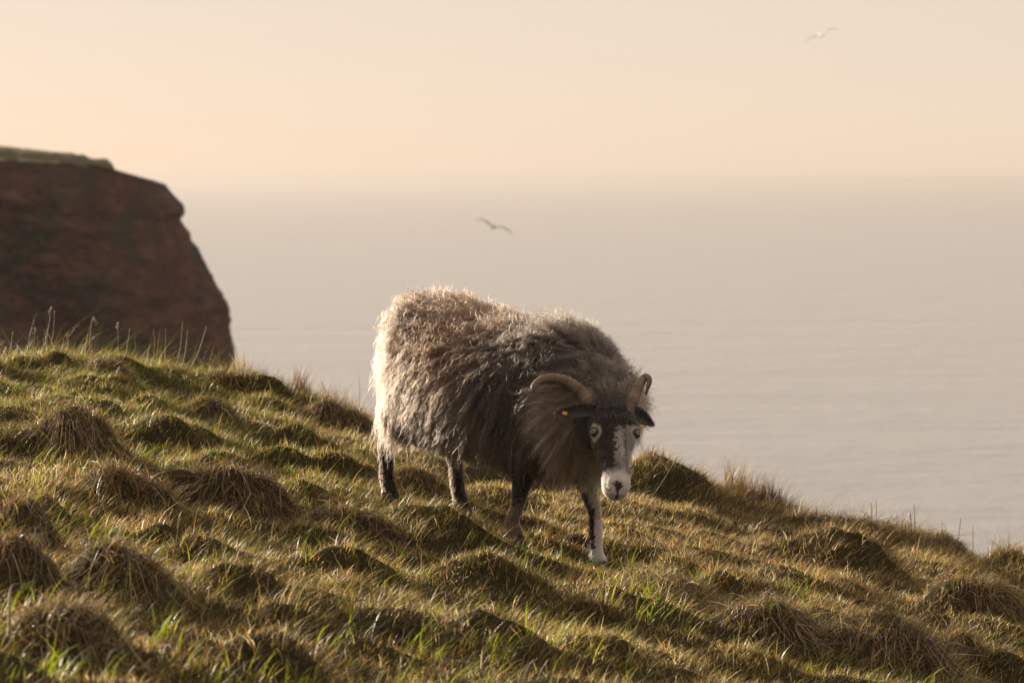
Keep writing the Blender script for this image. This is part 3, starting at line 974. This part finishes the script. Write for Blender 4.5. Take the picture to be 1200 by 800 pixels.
        t3 = np.linspace(0, 1, 4)[None, :, None]
        pa = P_[:, None] + rng.uniform(.006, .013, (len(P_), 1, 1)) * (t3 * (fl[:, None] * .9 + n_[:, None] * .35))
        f_ = local(strands('ear_fur', pa, np.full(len(P_), .00042), np.tile(np.array([.035, .03, .028]), (len(P_), 1)), m_fur, e)); f_['kind'] = 'stuff'
        # tag: a folded plate with a stud
        bm = bmesh.new()
        tg = np.array(tagp)
        for off, sz in ((0.0, (.0065, .0014, .0040)), (.0026, (.0065, .0014, .0040))):
            mtx = Matrix.Translation(Vector(tg + np.array([0, -off, 0]))) @ Matrix.Rotation(R(12) if tagp[0] < poll[0] else R(-50), 4, 'Y') @ Matrix.Diagonal((sz[0] * 2, sz[1], sz[2] * 2, 1))
            r2 = bmesh.ops.create_cube(bm, size=1, matrix=mtx)
        bmesh.ops.bevel(bm, geom=bm.edges[:], offset=.0006, segments=1, affect='EDGES')
        bmesh.ops.create_cone(bm, cap_ends=True, segments=12, radius1=.0022, radius2=.0018, depth=.004, matrix=Matrix.Translation(Vector(tg + np.array([0, -.0052, 0]))) @ Matrix.Rotation(PI / 2, 4, 'X'))
        tm = bpy.data.meshes.new('ear_tag'); bm.to_mesh(tm); bm.free()
        local(link('ear_tag', tm, m_tag, e))
    ear(hp(.014, -.052, .008), at(650, 480, 8.06), (0, -.8, .35), .019, at(662, 484, 8.02))
    ear(hp(.012, .050, .012), at(766, 494, 8.08), (.1, -.8, .25), .019, at(751, 500, 8.035))
    # ---- eyes
    m_ball, t, b = mat('eye_iris'); b.inputs['Base Color'].default_value = (.22, .185, .115, 1); b.inputs['Roughness'].default_value = 0.08
    m_rim2, t, b = mat('eyelid_skin'); b.inputs['Base Color'].default_value = (.03, .025, .023, 1); b.inputs['Roughness'].default_value = 0.6
    m_rim, t, b = mat('eye_dark'); b.inputs['Base Color'].default_value = (.012, .010, .010, 1); b.inputs['Roughness'].default_value = 0.08
    for sg in (-1, 1):
        c = hp(.093, sg * .0585, .026)
        d = nrm(HA * sg * .80 + HN * .62 + HL * .05 + np.array([0, -.25, 0]))
        bm = bmesh.new()
        bmesh.ops.create_uvsphere(bm, u_segments=32, v_segments=24, radius=.0135)
        q = Vector((0, 0, 1)).rotation_difference(Vector(d))
        side_h = Vector(nrm(np.cross(d, np.array([0, 0, 1.0]))))
        me = bpy.data.meshes.new('eye')
        for f_ in bm.faces:
            f_.smooth = True
            cc = q @ f_.calc_center_median()
            v = Vector(cc).normalized()
            off = math.acos(max(-1, min(1, v.dot(Vector(d)))))
            hx = v.dot(side_h); vz = math.sqrt(max(0, math.sin(off) ** 2 - hx * hx))
            f_.material_index = 1 if off > R(44) or (abs(hx) < .36 and vz < .15 and off < R(60)) else 0
        bmesh.ops.transform(bm, matrix=Matrix.Translation(Vector(c)) @ q.to_matrix().to_4x4(), verts=bm.verts)
        bm.to_mesh(me); bm.free()
        e_ = local(link('eye', me, [m_ball, m_rim], root))
        bm = bmesh.new()
        bmesh.ops.create_uvsphere(bm, u_segments=36, v_segments=28, radius=.0149)
        upv = Vector(nrm(-HL - d * float(-HL @ d)))
        kill = []
        for f_ in bm.faces:
            f_.smooth = True
            v = (q @ f_.calc_center_median()).normalized()
            upc, fr_ = v.dot(upv), v.dot(Vector(d))
            if fr_ < -.2 or (-.58 < upc < .30 and fr_ > .2): kill.append(f_)
        bmesh.ops.delete(bm, geom=kill, context='FACES')
        bmesh.ops.transform(bm, matrix=Matrix.Translation(Vector(c) - Vector(d) * .0008) @ q.to_matrix().to_4x4(), verts=bm.verts)
        me = bpy.data.meshes.new('eyelid'); bm.to_mesh(me); bm.free()
        lid = local(link('eyelid', me, m_rim2, e_))
        so = lid.modifiers.new('thickness', 'SOLIDIFY'); so.thickness = .0012; so.offset = -1
    # ---- hooves, each of two claws
    m_hoof, t, b = mat('hoof'); b.inputs['Base Color'].default_value = (.035, .028, .024, 1); b.inputs['Roughness'].default_value = 0.5
    for k in FEET:
        f0 = foot(k)
        hh = np.array([SH[0], SH[1], 0]); nn = np.array([SN[0], SN[1], 0])
        bm = bmesh.new()
        for sg in (-1, 1):
            c = f0 + nn * sg * .0125
            rows = [(.042, -.014, .020, .0105), (.028, -.017, .030, .012), (.010, -.018, .042, .0125), (-.006, -.018, .048, .0115)]
            prev = None
            for z_, b_, fr_, w_ in rows:
                ring_ = []
                for a_ in np.linspace(0, 2 * PI, 12, endpoint=False):
                    lx = math.cos(a_); ly = math.sin(a_)
                    ext = fr_ if lx > 0 else -b_
                    ring_.append(bm.verts.new(c + hh * lx * ext + nn * ly * w_ * (1 - .35 * max(lx, 0)) + np.array([0, 0, z_])))
                if prev:
                    for a_ in range(12):
                        bm.faces.new((prev[a_], prev[(a_ + 1) % 12], ring_[(a_ + 1) % 12], ring_[a_]))
                else:
                    bm.faces.new(ring_)
                prev = ring_
            bm.faces.new(prev[::-1])
        bmesh.ops.recalc_face_normals(bm, faces=bm.faces)
        for f_ in bm.faces: f_.smooth = True
        me = bpy.data.meshes.new('hoof'); bm.to_mesh(me); bm.free()
        local(link('hoof', me, m_hoof, root))
build_sheep()


# ------------------------------------------------------------------ tussocks, tufts, stems and litter
TUSSOCK = {(85, 540): 'big straw coloured tussock with blades combed over a dark hollow, far left middle distance',
 (42, 492): 'small bleached grey white tussock at the left edge above the big straw tussock',
 (10, 525): 'brown tussock cut by the left frame edge, level with the big straw tussock',
 (160, 592): 'brown tussock right below and beside the big straw tussock on the left',
 (292, 592): 'rounded reddish brown tussock in the middle of the left slope',
 (252, 502): 'small brown tussock halfway between left skyline and the rounded reddish brown tussock',
 (132, 455): 'bleached tussock with pale tips just below the left skyline',
 (198, 420): 'brown tussock on the left skyline in front of the headland, right of its bleached neighbour',
 (120, 414): 'bleached tussock on the left skyline under the nodding seed head',
 (30, 640): 'dark straw tussock at the left edge, upper of three down the lower left',
 (152, 698): 'flat matted tussock of grey dead blades in the lower left, ringed by green shoots',
 (22, 690): 'reddish brown tussock at the left edge beside the slanting dark twig',
 (80, 776): 'largest foreground tussock in the bottom left corner with long bent dead blades',
 (415, 628): 'brown tussock below the rump of the sheep and left of its hind feet',
 (525, 640): 'wide dark tussock right in front of the hind legs of the sheep',
 (585, 692): 'tall tussock with sunlit tan top below the belly of the sheep',
 (1095, 646): 'brown tussock on the right skyline under the slanting dark stems',
 (1192, 676): 'brown tussock cut by the right frame edge just below the skyline',
 (795, 710): 'low straw tussock right of the front hoof with green shoots beside it',
 (912, 755): 'round tussock of tangled grey blades left of the biggest right foreground tussock',
 (1058, 788): 'biggest right foreground tussock, tan crown and grey blades hanging down its face',
 (1160, 728): 'soft brown tussock at the right above the bottom corner',
 (1130, 772): 'small brown tussock in the bottom right corner',
 (402, 505): 'rusty brown tussock on the skyline just behind the tail of the sheep',
 (495, 578): 'dark brown tussock seen between the two hind legs of the sheep',
 (1030, 640): 'low rusty tussock on the right skyline behind the tall dark green mound',
 (275, 465): 'rusty tussock on the skyline right of the foot of the headland'}

def ribbon_object(name, paths, width, side, col, m, origin, tip=0.15):
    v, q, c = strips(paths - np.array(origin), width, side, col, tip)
    o = link(name, np_mesh(name, v, q, col=c), m)
    o.location = origin
    return o

def drape(hx, hy, rx, ry, h, n, kind, K=7):
    a = rng.uniform(0, 2 * PI, n); rr = np.sqrt(rng.uniform(0, 1, n)) * 0.95
    x, y = hx + rx * rr * np.cos(a), hy + ry * rr * np.sin(a)
    out = np.stack([np.cos(a), np.sin(a)], -1) * (0.45 + rr)[:, None] + np.array([0.30, -0.22])[None] + rng.normal(0, .55, (n, 2))
    stray = rng.uniform(0, 1, n) < .28
    out = np.where(stray[:, None], rng.normal(0, 1, (n, 2)), out)
    out = nrm(out)
    bend = rng.normal(0, 1.0, n)
    Ln = rng.uniform(.3, 1.1, n) * np.clip(1.05 * rx, .07, .15) * (.55 + .9 * vnoise(a * 2.2 + hx * 9, a * 0 + hy * 7, 15))
    up = rng.uniform(0, 1, n) < .32
    tt = np.linspace(0, 1, K)
    P = np.zeros((n, K, 3))
    perp = np.stack([-out[:, 1], out[:, 0]], -1)
    reach = np.where(up, .55, .92)
    xy = np.stack([x, y], -1)[:, None] + out[:, None] * (Ln * reach)[:, None, None] * (tt ** 1.25)[None, :, None] + perp[:, None] * (Ln * bend * .35)[:, None, None] * (tt ** 2)[None, :, None]
    P[..., :2] = xy
    ph_ = rng.uniform(0, 2 * PI, (n, 1)); fq_ = rng.uniform(3, 9, (n, 1)); am_ = rng.uniform(.002, .013, (n, 1))
    xy = xy + (perp[:, None] * (am_ * tt[None] * np.sin(fq_ * tt[None] + ph_))[..., None])
    P[..., :2] = xy
    gz = ground_z(xy[..., 0], xy[..., 1])
    lift = np.where(up, rng.uniform(.15, .45, n), rng.uniform(.02, .16, n)) * Ln
    shape = np.where(up[:, None], tt[None] ** .8 * (1 - .35 * tt[None]) * 1.5, np.sin(PI * np.clip(tt[None] * .93, 0, 1)) + .05)
    z0_ = ground_z(x, y) - .005
    P[..., 2] = np.maximum(gz + .004, np.where(up[:, None], z0_[:, None] * (1 - .4 * tt[None]) + gz * .4 * tt[None], gz)) + lift[:, None] * shape
    P[:, 0, 2] = z0_
    f = np.arctan2(out[:, 1], out[:, 0]) + PI / 2 + rng.normal(0, .5, n)
    side = np.stack([np.cos(f), np.sin(f), rng.normal(0, .35, n)], -1); side = nrm(side)
    u = rng.uniform(0, 1, n)
    if kind == 'straw':
        col = np.where((u < .20)[:, None], pick('grey', n), np.where((u < .45)[:, None], pick('straw', n), np.where((u < .70)[:, None], pick('dark', n), pick('brown', n))))
    else:
        col = np.where((u < .45)[:, None], pick('brown', n), np.where((u < .72)[:, None], pick('dark', n), np.where((u < .9)[:, None], pick('straw', n), pick('olive', n))))
    return P, side, col

for (px, py, wd_, h_, kd_), (hx, hy, rx, ry, h, kind) in zip(H, HUM):
    if (px, py) not in TUSSOCK: continue
    n = int(np.clip(rx * ry / .02 * 900, 300, 1050))
    P, side, col = drape(hx, hy, rx, ry, h, n, kind)
    wds = rng.uniform(.0016, .0034, n)
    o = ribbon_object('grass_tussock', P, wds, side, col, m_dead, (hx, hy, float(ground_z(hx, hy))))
    tag(o, TUSSOCK[(px, py)], 'grass tussock', 'dead grass tussocks on the slope')

def tuft(px, py, wpx, n, hmin, hmax, palette, label, dy=0.0, lean=(.12, 0), spread=.25):
    p = on_base(px, py); p[1] = min(p[1] + dy, float(edge_y(np.array(p[0]))) + .04)
    rad = wpx / F * p[1] / 2
    a = rng.uniform(0, 2 * PI, n); rr = np.sqrt(rng.uniform(0, 1, n))
    x, y = p[0] + rad * rr * np.cos(a), p[1] + .05 * rr * np.sin(a)
    hh = 1.4 * rng.uniform(hmin, hmax, n) * (1 - .45 * rr ** 2)
    K = 6; tt = np.linspace(0, 1, K)[None]
    lx, ly = lean[0] + rng.normal(0, spread, n), lean[1] + rng.normal(0, spread, n)
    P = np.zeros((n, K, 3))
    P[..., 0] = x[:, None] + (lx * hh)[:, None] * tt ** 1.6
    P[..., 1] = y[:, None] + (ly * hh)[:, None] * tt ** 1.6
    P[..., 2] = ground_z(x, y)[:, None] - .006 + hh[:, None] * (tt - .12 * tt ** 3)
    f = rng.uniform(0, PI, n)
    side = np.stack([np.cos(f), np.sin(f), np.zeros(n)], -1)
    u = rng.uniform(0, 1, n)
    col = np.where((u < .7)[:, None], pick(palette[0], n), pick(palette[1], n)) * palette[2] * 1.25
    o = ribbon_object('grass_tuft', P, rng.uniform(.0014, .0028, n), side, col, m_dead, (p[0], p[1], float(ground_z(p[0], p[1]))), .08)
    tag(o, label, 'grass tuft', 'upright grass tufts along the skyline')
tuft(862, 592, 30, 170, .09, .15, ('brown', 'straw', .9), 'reddish brown upright tuft on the skyline right of the dark green mound', .02)
tuft(893, 603, 60, 420, .07, .13, ('brown', 'brown', .5), 'dense dark rushy tuft on the skyline right of the reddish brown tuft', .03, (.05, 0), .18)
tuft(925, 612, 34, 150, .04, .08, ('brown', 'brown', .6), 'short dark rushy tuft at the lower end of the dense rushy one', .03)
tuft(400, 492, 56, 420, .08, .15, ('brown', 'straw', 1.0), 'rusty upright tuft on the skyline touching the tail of the sheep', .05, (-.05, 0))
tuft(283, 456, 30, 190, .07, .16, ('straw', 'brown', .8), 'thin upright tuft on the skyline at the right foot of the headland', .04, (0, 0), .12)
tuft(355, 472, 26, 150, .06, .12, ('brown', 'brown', .8), 'small dark tuft on the skyline midway between headland and sheep', .04)
tuft(316, 464, 34, 200, .04, .09, ('brown', 'straw', 1.0), 'low rusty tuft on the skyline between the thin headland tuft and the small dark tuft', .03)
tuft(768, 556, 60, 240, .05, .10, ('straw', 'brown', 1.0), 'rusty orange fringe of grass on top of the mound behind the head', .05, (.2, 0), .35)
tuft(1036, 618, 22, 110, .05, .10, ('brown', 'straw', .9), 'tan upright tuft on the right skyline between two thin dark stems', .02, (0, 0), .12)
tuft(1112, 640, 70, 240, .04, .08, ('brown', 'straw', .8), 'wispy brown tuft on the skyline at the far right under the dark stems', .02, (.15, 0), .35)
tuft(955, 622, 60, 170, .03, .07, ('brown', 'straw', .9), 'low wispy tuft on the skyline right of the short dark rushy tuft', .02)
tuft(1178, 655, 50, 170, .04, .09, ('straw', 'brown', .9), 'pale wispy tuft on the skyline near the right frame edge', .02, (.3, 0), .3)
tuft(20, 400, 60, 200, .05, .10, ('straw', 'brown', .9), 'pale leaning tuft on the skyline at the left frame edge', .03, (.35, 0), .25)
tuft(52, 396, 26, 110, .06, .11, ('straw', 'brown', 1.0), 'sunlit pale tuft on the left skyline round the pair of tall stems', .02, (.3, 0), .2)

m_stem, t, b = mat('dry_stem')
nn_ = noise_node(t, 40, 3, .6)
t.links.new(ramp(t, nn_.outputs[0], [(0.3, (.16, .105, .06)), (0.7, (.34, .25, .16))]), b.inputs['Base Color']); b.inputs['Roughness'].default_value = .6
m_dark, t, b = mat('dark_stem')
nn_ = noise_node(t, 40, 3, .6)
t.links.new(ramp(t, nn_.outputs[0], [(0.3, (.022, .016, .012)), (0.7, (.06, .042, .028))]), b.inputs['Base Color']); b.inputs['Roughness'].default_value = .7

def stem(x0, y0, x1, y1, label, r=.0013, dark=False, head=None, bend=.04, dy=0.03, nod=0.0, twig=None):
    g = on_base(x0, y0); d = min(g[1] + dy, float(edge_y(np.array(g[0]))) + .05)
    base = at(x0, y0, d); base[2] = float(ground_z(base[0], base[1])) - .01
    tip = at(x1, y1, d + .01)
    side = np.array([1.0, 0, 0])
    def tube(pts, rads, seg=7):
        rads = [q_ * 1.2 for q_ in rads]
        P, rr = smooth_path(pts, rads, 12)
        return loft(tube_rings(P, rr), seg, 2)
    L_ = np.linalg.norm(tip - base)
    mid = (base + tip) / 2 + side * bend * L_
    pts = [base, mid, tip]
    if nod:
        pts += [tip + np.array([nod * .6, 0, .002]), tip + np.array([nod, 0, -.012])]
    r *= .78
    parts = [tube(pts, [r * 1.2, r, r * .7] + ([r * .6, r * .5] if nod else []))]
    if twig:
        parts.append(tube([(base * .45 + tip * .55), at(twig[0], twig[1], d + .02)], [r * .8, r * .5]))
    def mk(nm, lofts, parent=None):
        vs_, fs, o_ = [], [], 0
        for v, q, t_ in lofts:
            vs_.append(v - base); fs += [tuple(i_ + o_ for i_ in f) for f in q] + [tuple(i_ + o_ for i_ in f) for f in t_]; o_ += len(v)
        me = bpy.data.meshes.new(nm); me.from_pydata(np.concatenate(vs_).tolist(), [], fs)
        me.polygons.foreach_set('use_smooth', np.ones(len(me.polygons), dtype=bool))
        return link(nm, me, m_dark if dark else m_stem, parent)
    o = mk('dry_stem', parts)
    o.location = base
    tag(o, label, 'dry stem', 'dry grass stems standing on the slope')
    if head:
        e = pts[-1]; dirn = nrm(pts[-1] - pts[-2])
        bits = []
        for k in range(9):
            c = e - dirn * head * (k / 9) + rng.normal(0, .0012, 3)
            bits.append(tube([c, c + dirn * head * .22 + rng.normal(0, .003, 3), c + dirn * head * .34 + rng.normal(0, .004, 3)], [.0012, .0021, .0006], 6))
        mk('seed_head', bits, o)
    return o
stem(44, 402, 60, 363, 'taller left stem of the sunlit pair on the left skyline', .0017, head=.03)
stem(55, 400, 64, 364, 'right stem of the sunlit pair on the left skyline', .0014)
stem(5, 408, 15, 388, 'short leaning pale stem at the left frame edge on the skyline', .0018)
stem(34, 402, 41, 386, 'short stem just left of the sunlit pair on the skyline', .0014, head=.02)
stem(105, 404, 108, 374, 'stem with a nodding seed head on the left skyline before the headland', .0017, nod=.012, head=.022, bend=-.03)
stem(134, 406, 138, 380, 'upright stem with a knobbly seed head between nodding stem and leaning pale stem', .0014, head=.022)
stem(140, 408, 152, 384, 'leaning pale stem right of the knobbly seed head', .0015)
stem(76, 408, 80, 392, 'short stem with seed head between the sunlit pair and the nodding one', .0014, head=.018)
stem(177, 408, 180, 386, 'thin upright stem over the brown skyline tussock before the headland', .0011)
stem(188, 408, 194, 386, 'thin leaning stem on the skyline right beside the thin upright one', .0011)
stem(202, 412, 214, 377, 'tall slanting stem on the left skyline right of the thin leaning stem', .0014)
stem(208, 414, 220, 386, 'shorter slanting stem close behind the tall slanting one', .0012)
stem(217, 424, 242, 382, 'long pale stem slanting furthest right across the dark headland', .0014)
stem(279, 460, 280, 422, 'left of three thin straight stems at the foot of the headland', .0010, dark=True)
stem(283, 461, 284, 430, 'middle and shortest of three thin straight stems at the headland foot', .0009, dark=True)
stem(286, 462, 286, 420, 'right of three thin straight stems at the foot of the headland', .0010, dark=True)
stem(322, 466, 330, 440, 'thin leaning stem against the sea between headland foot and sheep', .0010, dark=True)
stem(385, 478, 377, 447, 'dark forked stem against the sea left of the tail of the sheep', .0016, dark=True, twig=(389, 449))
stem(417, 490, 421, 440, 'thin tall stem against the sea touching the rump wool', .0009, dark=True)
stem(818, 578, 824, 548, 'dark curved stem on the mound behind the face of the sheep', .0013, dark=True, bend=.12)
stem(912, 606, 913, 571, 'single thin stem rising out of the dense dark rushy tuft', .0010, dark=True)
stem(1019, 625, 1021, 589, 'left of two close upright dark stems on the right skyline', .0016, dark=True)
stem(1029, 628, 1027, 587, 'right of two close upright dark stems on the right skyline', .0013, dark=True, bend=-.02)
stem(1046, 645, 1051, 602, 'thin pale stem on the right skyline between the two dark pairs', .0012)
stem(1068, 640, 1066, 598, 'thick dark crooked stem on the right skyline with a side shoot', .0021, dark=True, bend=.03, twig=(1063, 612))
stem(1069, 640, 1071, 590, 'tall dark stem right behind the thick crooked stem', .0013, dark=True)
stem(1094, 640, 1108, 619, 'short flat leaning stem right of the thick crooked stem', .0012, dark=True)
stem(1114, 645, 1126, 606, 'tall dark slanting stem standing alone against the sea at right', .0014, dark=True)
stem(1136, 648, 1140, 616, 'thin dark stem right of the tall slanting one on the right skyline', .0012, dark=True)
stem(1157, 655, 1163, 633, 'short dark stem left of the last slanting stem on the right', .0012, dark=True)
stem(1167, 660, 1176, 631, 'last dark slanting stem on the skyline towards the right frame edge', .0014, dark=True)
stem(622, 578, 640, 519, 'thin stem with a pinkish tip rising in front of the chest of the sheep', .0010, head=.010, dy=-.62)
stem(733, 606, 790, 542, 'long pale stem slanting up to the right beside the muzzle of the sheep', .0010, dy=-.35)
stem(838, 660, 893, 612, 'pale stem with a feathery head leaning right on the grass below the rushes', .0012, head=.05, dy=-.1)

def twig(px0, py0, px1, py1, label, r):
    a0, a1 = on_base(px0, py0), on_base(px1, py1)
    pts = []
    for k in range(8):
        f = k / 7
        p = a0 * (1 - f) + a1 * f + rng.normal(0, .006, 2)
        pts.append(np.array([p[0], p[1], float(ground_z(p[0], p[1])) + .045 + .02 * math.sin(3 * f)]))
    P, rr = smooth_path(pts, np.linspace(r, r * .5, 8), 30)
    v, q, t_ = loft(tube_rings(P, rr), 8, 2)
    v = v - pts[0]
    me = bpy.data.meshes.new('twig'); me.from_pydata(v.tolist(), [], [tuple(f) for f in q] + [tuple(f) for f in t_])
    o = link('twig', me, m_dark); o.location = pts[0]
    tag(o, label, 'twig')
twig(400, 768, 468, 738, 'thin dark twig lying in the grass at the bottom, left of centre', .003)
twig(2, 762, 44, 690, 'dark twig slanting up through the tussocks in the lower left corner', .0028)

# a few curled dead leaves by the hoof
m_leaf, t, b = mat('dead_leaf'); b.inputs['Base Color'].default_value = (.34, .16, .11, 1); b.inputs['Roughness'].default_value = .6
def leaf(px, py, size, label):
    g = on_base(px, py)
    V, Fc = [], []
    NU, NV = 9, 5
    for i in range(NU):
        u = i / (NU - 1)
        for j in range(NV):
            v = -1 + j * 2 / (NV - 1)
            wv = math.sin(PI * min(1, u * .96 + .02)) ** .8
            V.append((size * (u - .5) * 2, size * .55 * wv * v, size * (.45 * v * v * wv + .5 * (u - .5) ** 2 + .12 * math.sin(9 * u))))
    for i in range(NU - 1):
        for j in range(NV - 1):
            a0 = i * NV + j; Fc.append((a0, a0 + 1, a0 + NV + 1, a0 + NV))
    me = bpy.data.meshes.new('dead_leaf'); me.from_pydata(V, [], Fc)
    me.polygons.foreach_set('use_smooth', np.ones(len(Fc), dtype=bool))
    o = link('dead_leaf', me, m_leaf)
    sm = o.modifiers.new('thickness', 'SOLIDIFY'); sm.thickness = .0006
    o.location = (g[0], g[1], float(ground_z(g[0], g[1])) + .035)
    o.rotation_euler = (rng.uniform(.3, 1.1), rng.uniform(-.4, .4), rng.uniform(0, 6))
    tag(o, label, 'dead leaf')
leaf(696, 688, .015, 'curled pinkish brown dead leaf in the grass just below the front hoof')
leaf(716, 684, .010, 'smaller pale dead leaf lying right of the pinkish one below the hoof')

# bright green shoots standing out of the dead grass
def shoots(NC):
    y = rng.uniform(4.6, 9.6, NC); x = rng.uniform(-1, 1, NC) * (.185 * y + .3)
    k = rng.uniform(0, 1, NC) < np.clip(.9 - .25 * (y - 5.5) + .6 * (fbm(x * 2, y * 2, 51, 2) - .5), .06, 1)
    x, y = x[k], y[k]
    cnt = rng.integers(3, 11, len(x))
    xi = np.repeat(x, cnt) + rng.normal(0, .022, cnt.sum()); yi = np.repeat(y, cnt) + rng.normal(0, .022, cnt.sum())
    n = len(xi); K = 6; tt = np.linspace(0, 1, K)[None]
    hh = rng.uniform(.035, .10, n)
    lx, ly = .45 + rng.normal(0, .35, n), -.05 + rng.normal(0, .35, n)
    P = np.zeros((n, K, 3))
    P[..., 0] = xi[:, None] + (lx * hh)[:, None] * tt ** 1.5
    P[..., 1] = yi[:, None] + (ly * hh)[:, None] * tt ** 1.5
    P[..., 2] = ground_z(xi, yi)[:, None] + hh[:, None] * (tt - rng.uniform(.05, .45, n)[:, None] * tt ** 3)
    f = rng.uniform(0, PI, n)
    side = np.stack([np.cos(f), np.sin(f), np.zeros(n)], -1)
    col = np.array([[.15, .18, .028], [.20, .21, .035], [.12, .15, .026]])[rng.integers(0, 3, n)] * rng.uniform(.7, 1.2, (n, 1))
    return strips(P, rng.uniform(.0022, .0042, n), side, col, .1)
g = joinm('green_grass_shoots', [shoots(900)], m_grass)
tag(g, 'bright green grass shoots scattered over the slope', kind='stuff')

# ------------------------------------------------------------------ gulls
m_gull, t, b = mat('gull_plumage')
a_ = t.nodes.new('ShaderNodeAttribute'); a_.attribute_name = 'tone'
t.links.new(a_.outputs['Color'], b.inputs['Base Color']); b.inputs['Roughness'].default_value = .8
m_beak, t, b = mat('gull_beak'); b.inputs['Base Color'].default_value = (.45, .28, .05, 1)
def gull(px, py, dist, roll, yaw, pitch, flap, label):
    root = bpy.data.objects.new('gull', None); COL.objects.link(root)
    root.location = at(px, py, dist)
    root.rotation_euler = (pitch, roll, yaw)
    tag(root, label, 'gull', 'gulls gliding over the sea')
    # body along +y
    ys = [-.26, -.22, -.14, -.04, .06, .13, .17, .205, .235, .255]
    rs = [.012, .030, .052, .066, .062, .045, .036, .036, .028, .010]
    zs = [.012, .010, .004, 0, 0, .008, .018, .022, .018, .012]
    v, q, tr_ = loft([(np.array([0, y, z]), np.array([r, 0, 0]), np.array([0, 0, r * .9]), np.array([0, 0, r])) for y, z, r in zip(ys, zs, rs)], 16, 2)
    c = np.where((v[:, 2:3] > .02) & (v[:, 1:2] < .12), np.array([[.42, .42, .42]]), np.array([[.60, .59, .57]]))
    me = bpy.data.meshes.new('body'); me.from_pydata(v.tolist(), [], [tuple(f) for f in q] + [tuple(f) for f in tr_])
    set_tone(me, c); me.polygons.foreach_set('use_smooth', np.ones(len(me.polygons), dtype=bool))
    link('body', me, m_gull, root)
    def wing(sg):
        secs = [(.03, .09, -.10, .0), (.16, .105, -.085, .055 * flap), (.33, .115, -.055, .10 * flap), (.48, .07, -.06, .09 * flap), (.60, .00, -.075, .05 * flap), (.68, -.055, -.085, .01 * flap)]
        V, Fc = [], []
        NJ = 12
        for x, le, te, z in secs:
            for j in range(NJ):
                th = 2 * PI * j / NJ
                yc, hw = (le + te) / 2, (le - te) / 2
                V.append((sg * x, yc + hw * math.cos(th), z + .012 * math.sin(th) * (1 - x) + .010 * math.cos(th)))
        for i in range(len(secs) - 1):
            for j in range(NJ):
                j2 = (j + 1) % NJ
                f = (i * NJ + j, i * NJ + j2, (i + 1) * NJ + j2, (i + 1) * NJ + j)
                Fc.append(f if sg < 0 else f[::-1])
        e = (len(secs) - 1) * NJ
        Fc.append(tuple(range(e, e + NJ)) if sg < 0 else tuple(range(e + NJ - 1, e - 1, -1)))
        me = bpy.data.meshes.new('wing'); me.from_pydata(V, [], Fc)
        V = np.array(V)
        set_tone(me, np.where(np.abs(V[:, :1]) > .58, np.array([[.40, .40, .40]]), np.array([[.42, .42, .42]])))
        me.polygons.foreach_set('use_smooth', np.ones(len(Fc), dtype=bool))
        link('wing', me, m_gull, root)
    wing(1); wing(-1)
    V = [(-.02, -.22, .012), (.02, -.22, .012), (.062, -.36, .006), (0, -.35, .008), (-.062, -.36, .006), (-.02, -.22, .006), (.02, -.22, .006), (.062, -.36, .0), (0, -.35, .002), (-.062, -.36, .0)]
    me = bpy.data.meshes.new('tail'); me.from_pydata(V, [], [(4, 3, 1, 0), (3, 2, 1), (5, 6, 8, 9), (6, 7, 8), (0, 1, 6, 5), (1, 2, 7, 6), (2, 3, 8, 7), (3, 4, 9, 8), (4, 0, 5, 9)])
    set_tone(me, np.tile(np.array([[.60, .59, .57]]), (10, 1)))
    link('tail', me, m_gull, root)
    v, q, tr_ = loft(tube_rings([(0, .245, .014), (0, .275, .010), (0, .298, .002)], [.010, .008, .002]), 8, 2)
    me = bpy.data.meshes.new('beak'); me.from_pydata(v.tolist(), [], [tuple(f) for f in q] + [tuple(f) for f in tr_])
    link('beak', me, m_beak, root)
gull(962, 42, 105, R(-22), R(14), R(8), 1.0, 'gull gliding high in the sky at the upper right, right wing raised')
gull(578, 266, 92, R(20), R(-12), R(8), 1.0, 'gull gliding low over the sea above the back of the sheep, left wing raised')

# ------------------------------------------------------------------ sea air
m_haze = bpy.data.materials.new('sea_haze')
m_haze.use_nodes = True
t = m_haze.node_tree
t.nodes.remove(t.nodes['Principled BSDF'])
pv = t.nodes.new('ShaderNodeVolumePrincipled')
pv.inputs['Color'].default_value = (0.43, 0.413, 0.41, 1)
pv.inputs['Density'].default_value = 1.5e-4
pv.inputs['Anisotropy'].default_value = 0.3
t.links.new(pv.outputs[0], t.nodes['Material Output'].inputs['Volume'])
B = 72000.0
z0, z1 = SEA_Z - 4, 7.5
hz = link('haze', np_mesh('haze', np.array([(-B, -B, z0), (B, -B, z0), (B, B, z0), (-B, B, z0), (-B, -B, z1), (B, -B, z1), (B, B, z1), (-B, B, z1)]),
          [(0, 3, 2, 1), (4, 5, 6, 7), (0, 1, 5, 4), (1, 2, 6, 5), (2, 3, 7, 6), (3, 0, 4, 7)], smooth=False), m_haze)
tag(hz, 'warm sea haze that softens the horizon', kind='stuff')
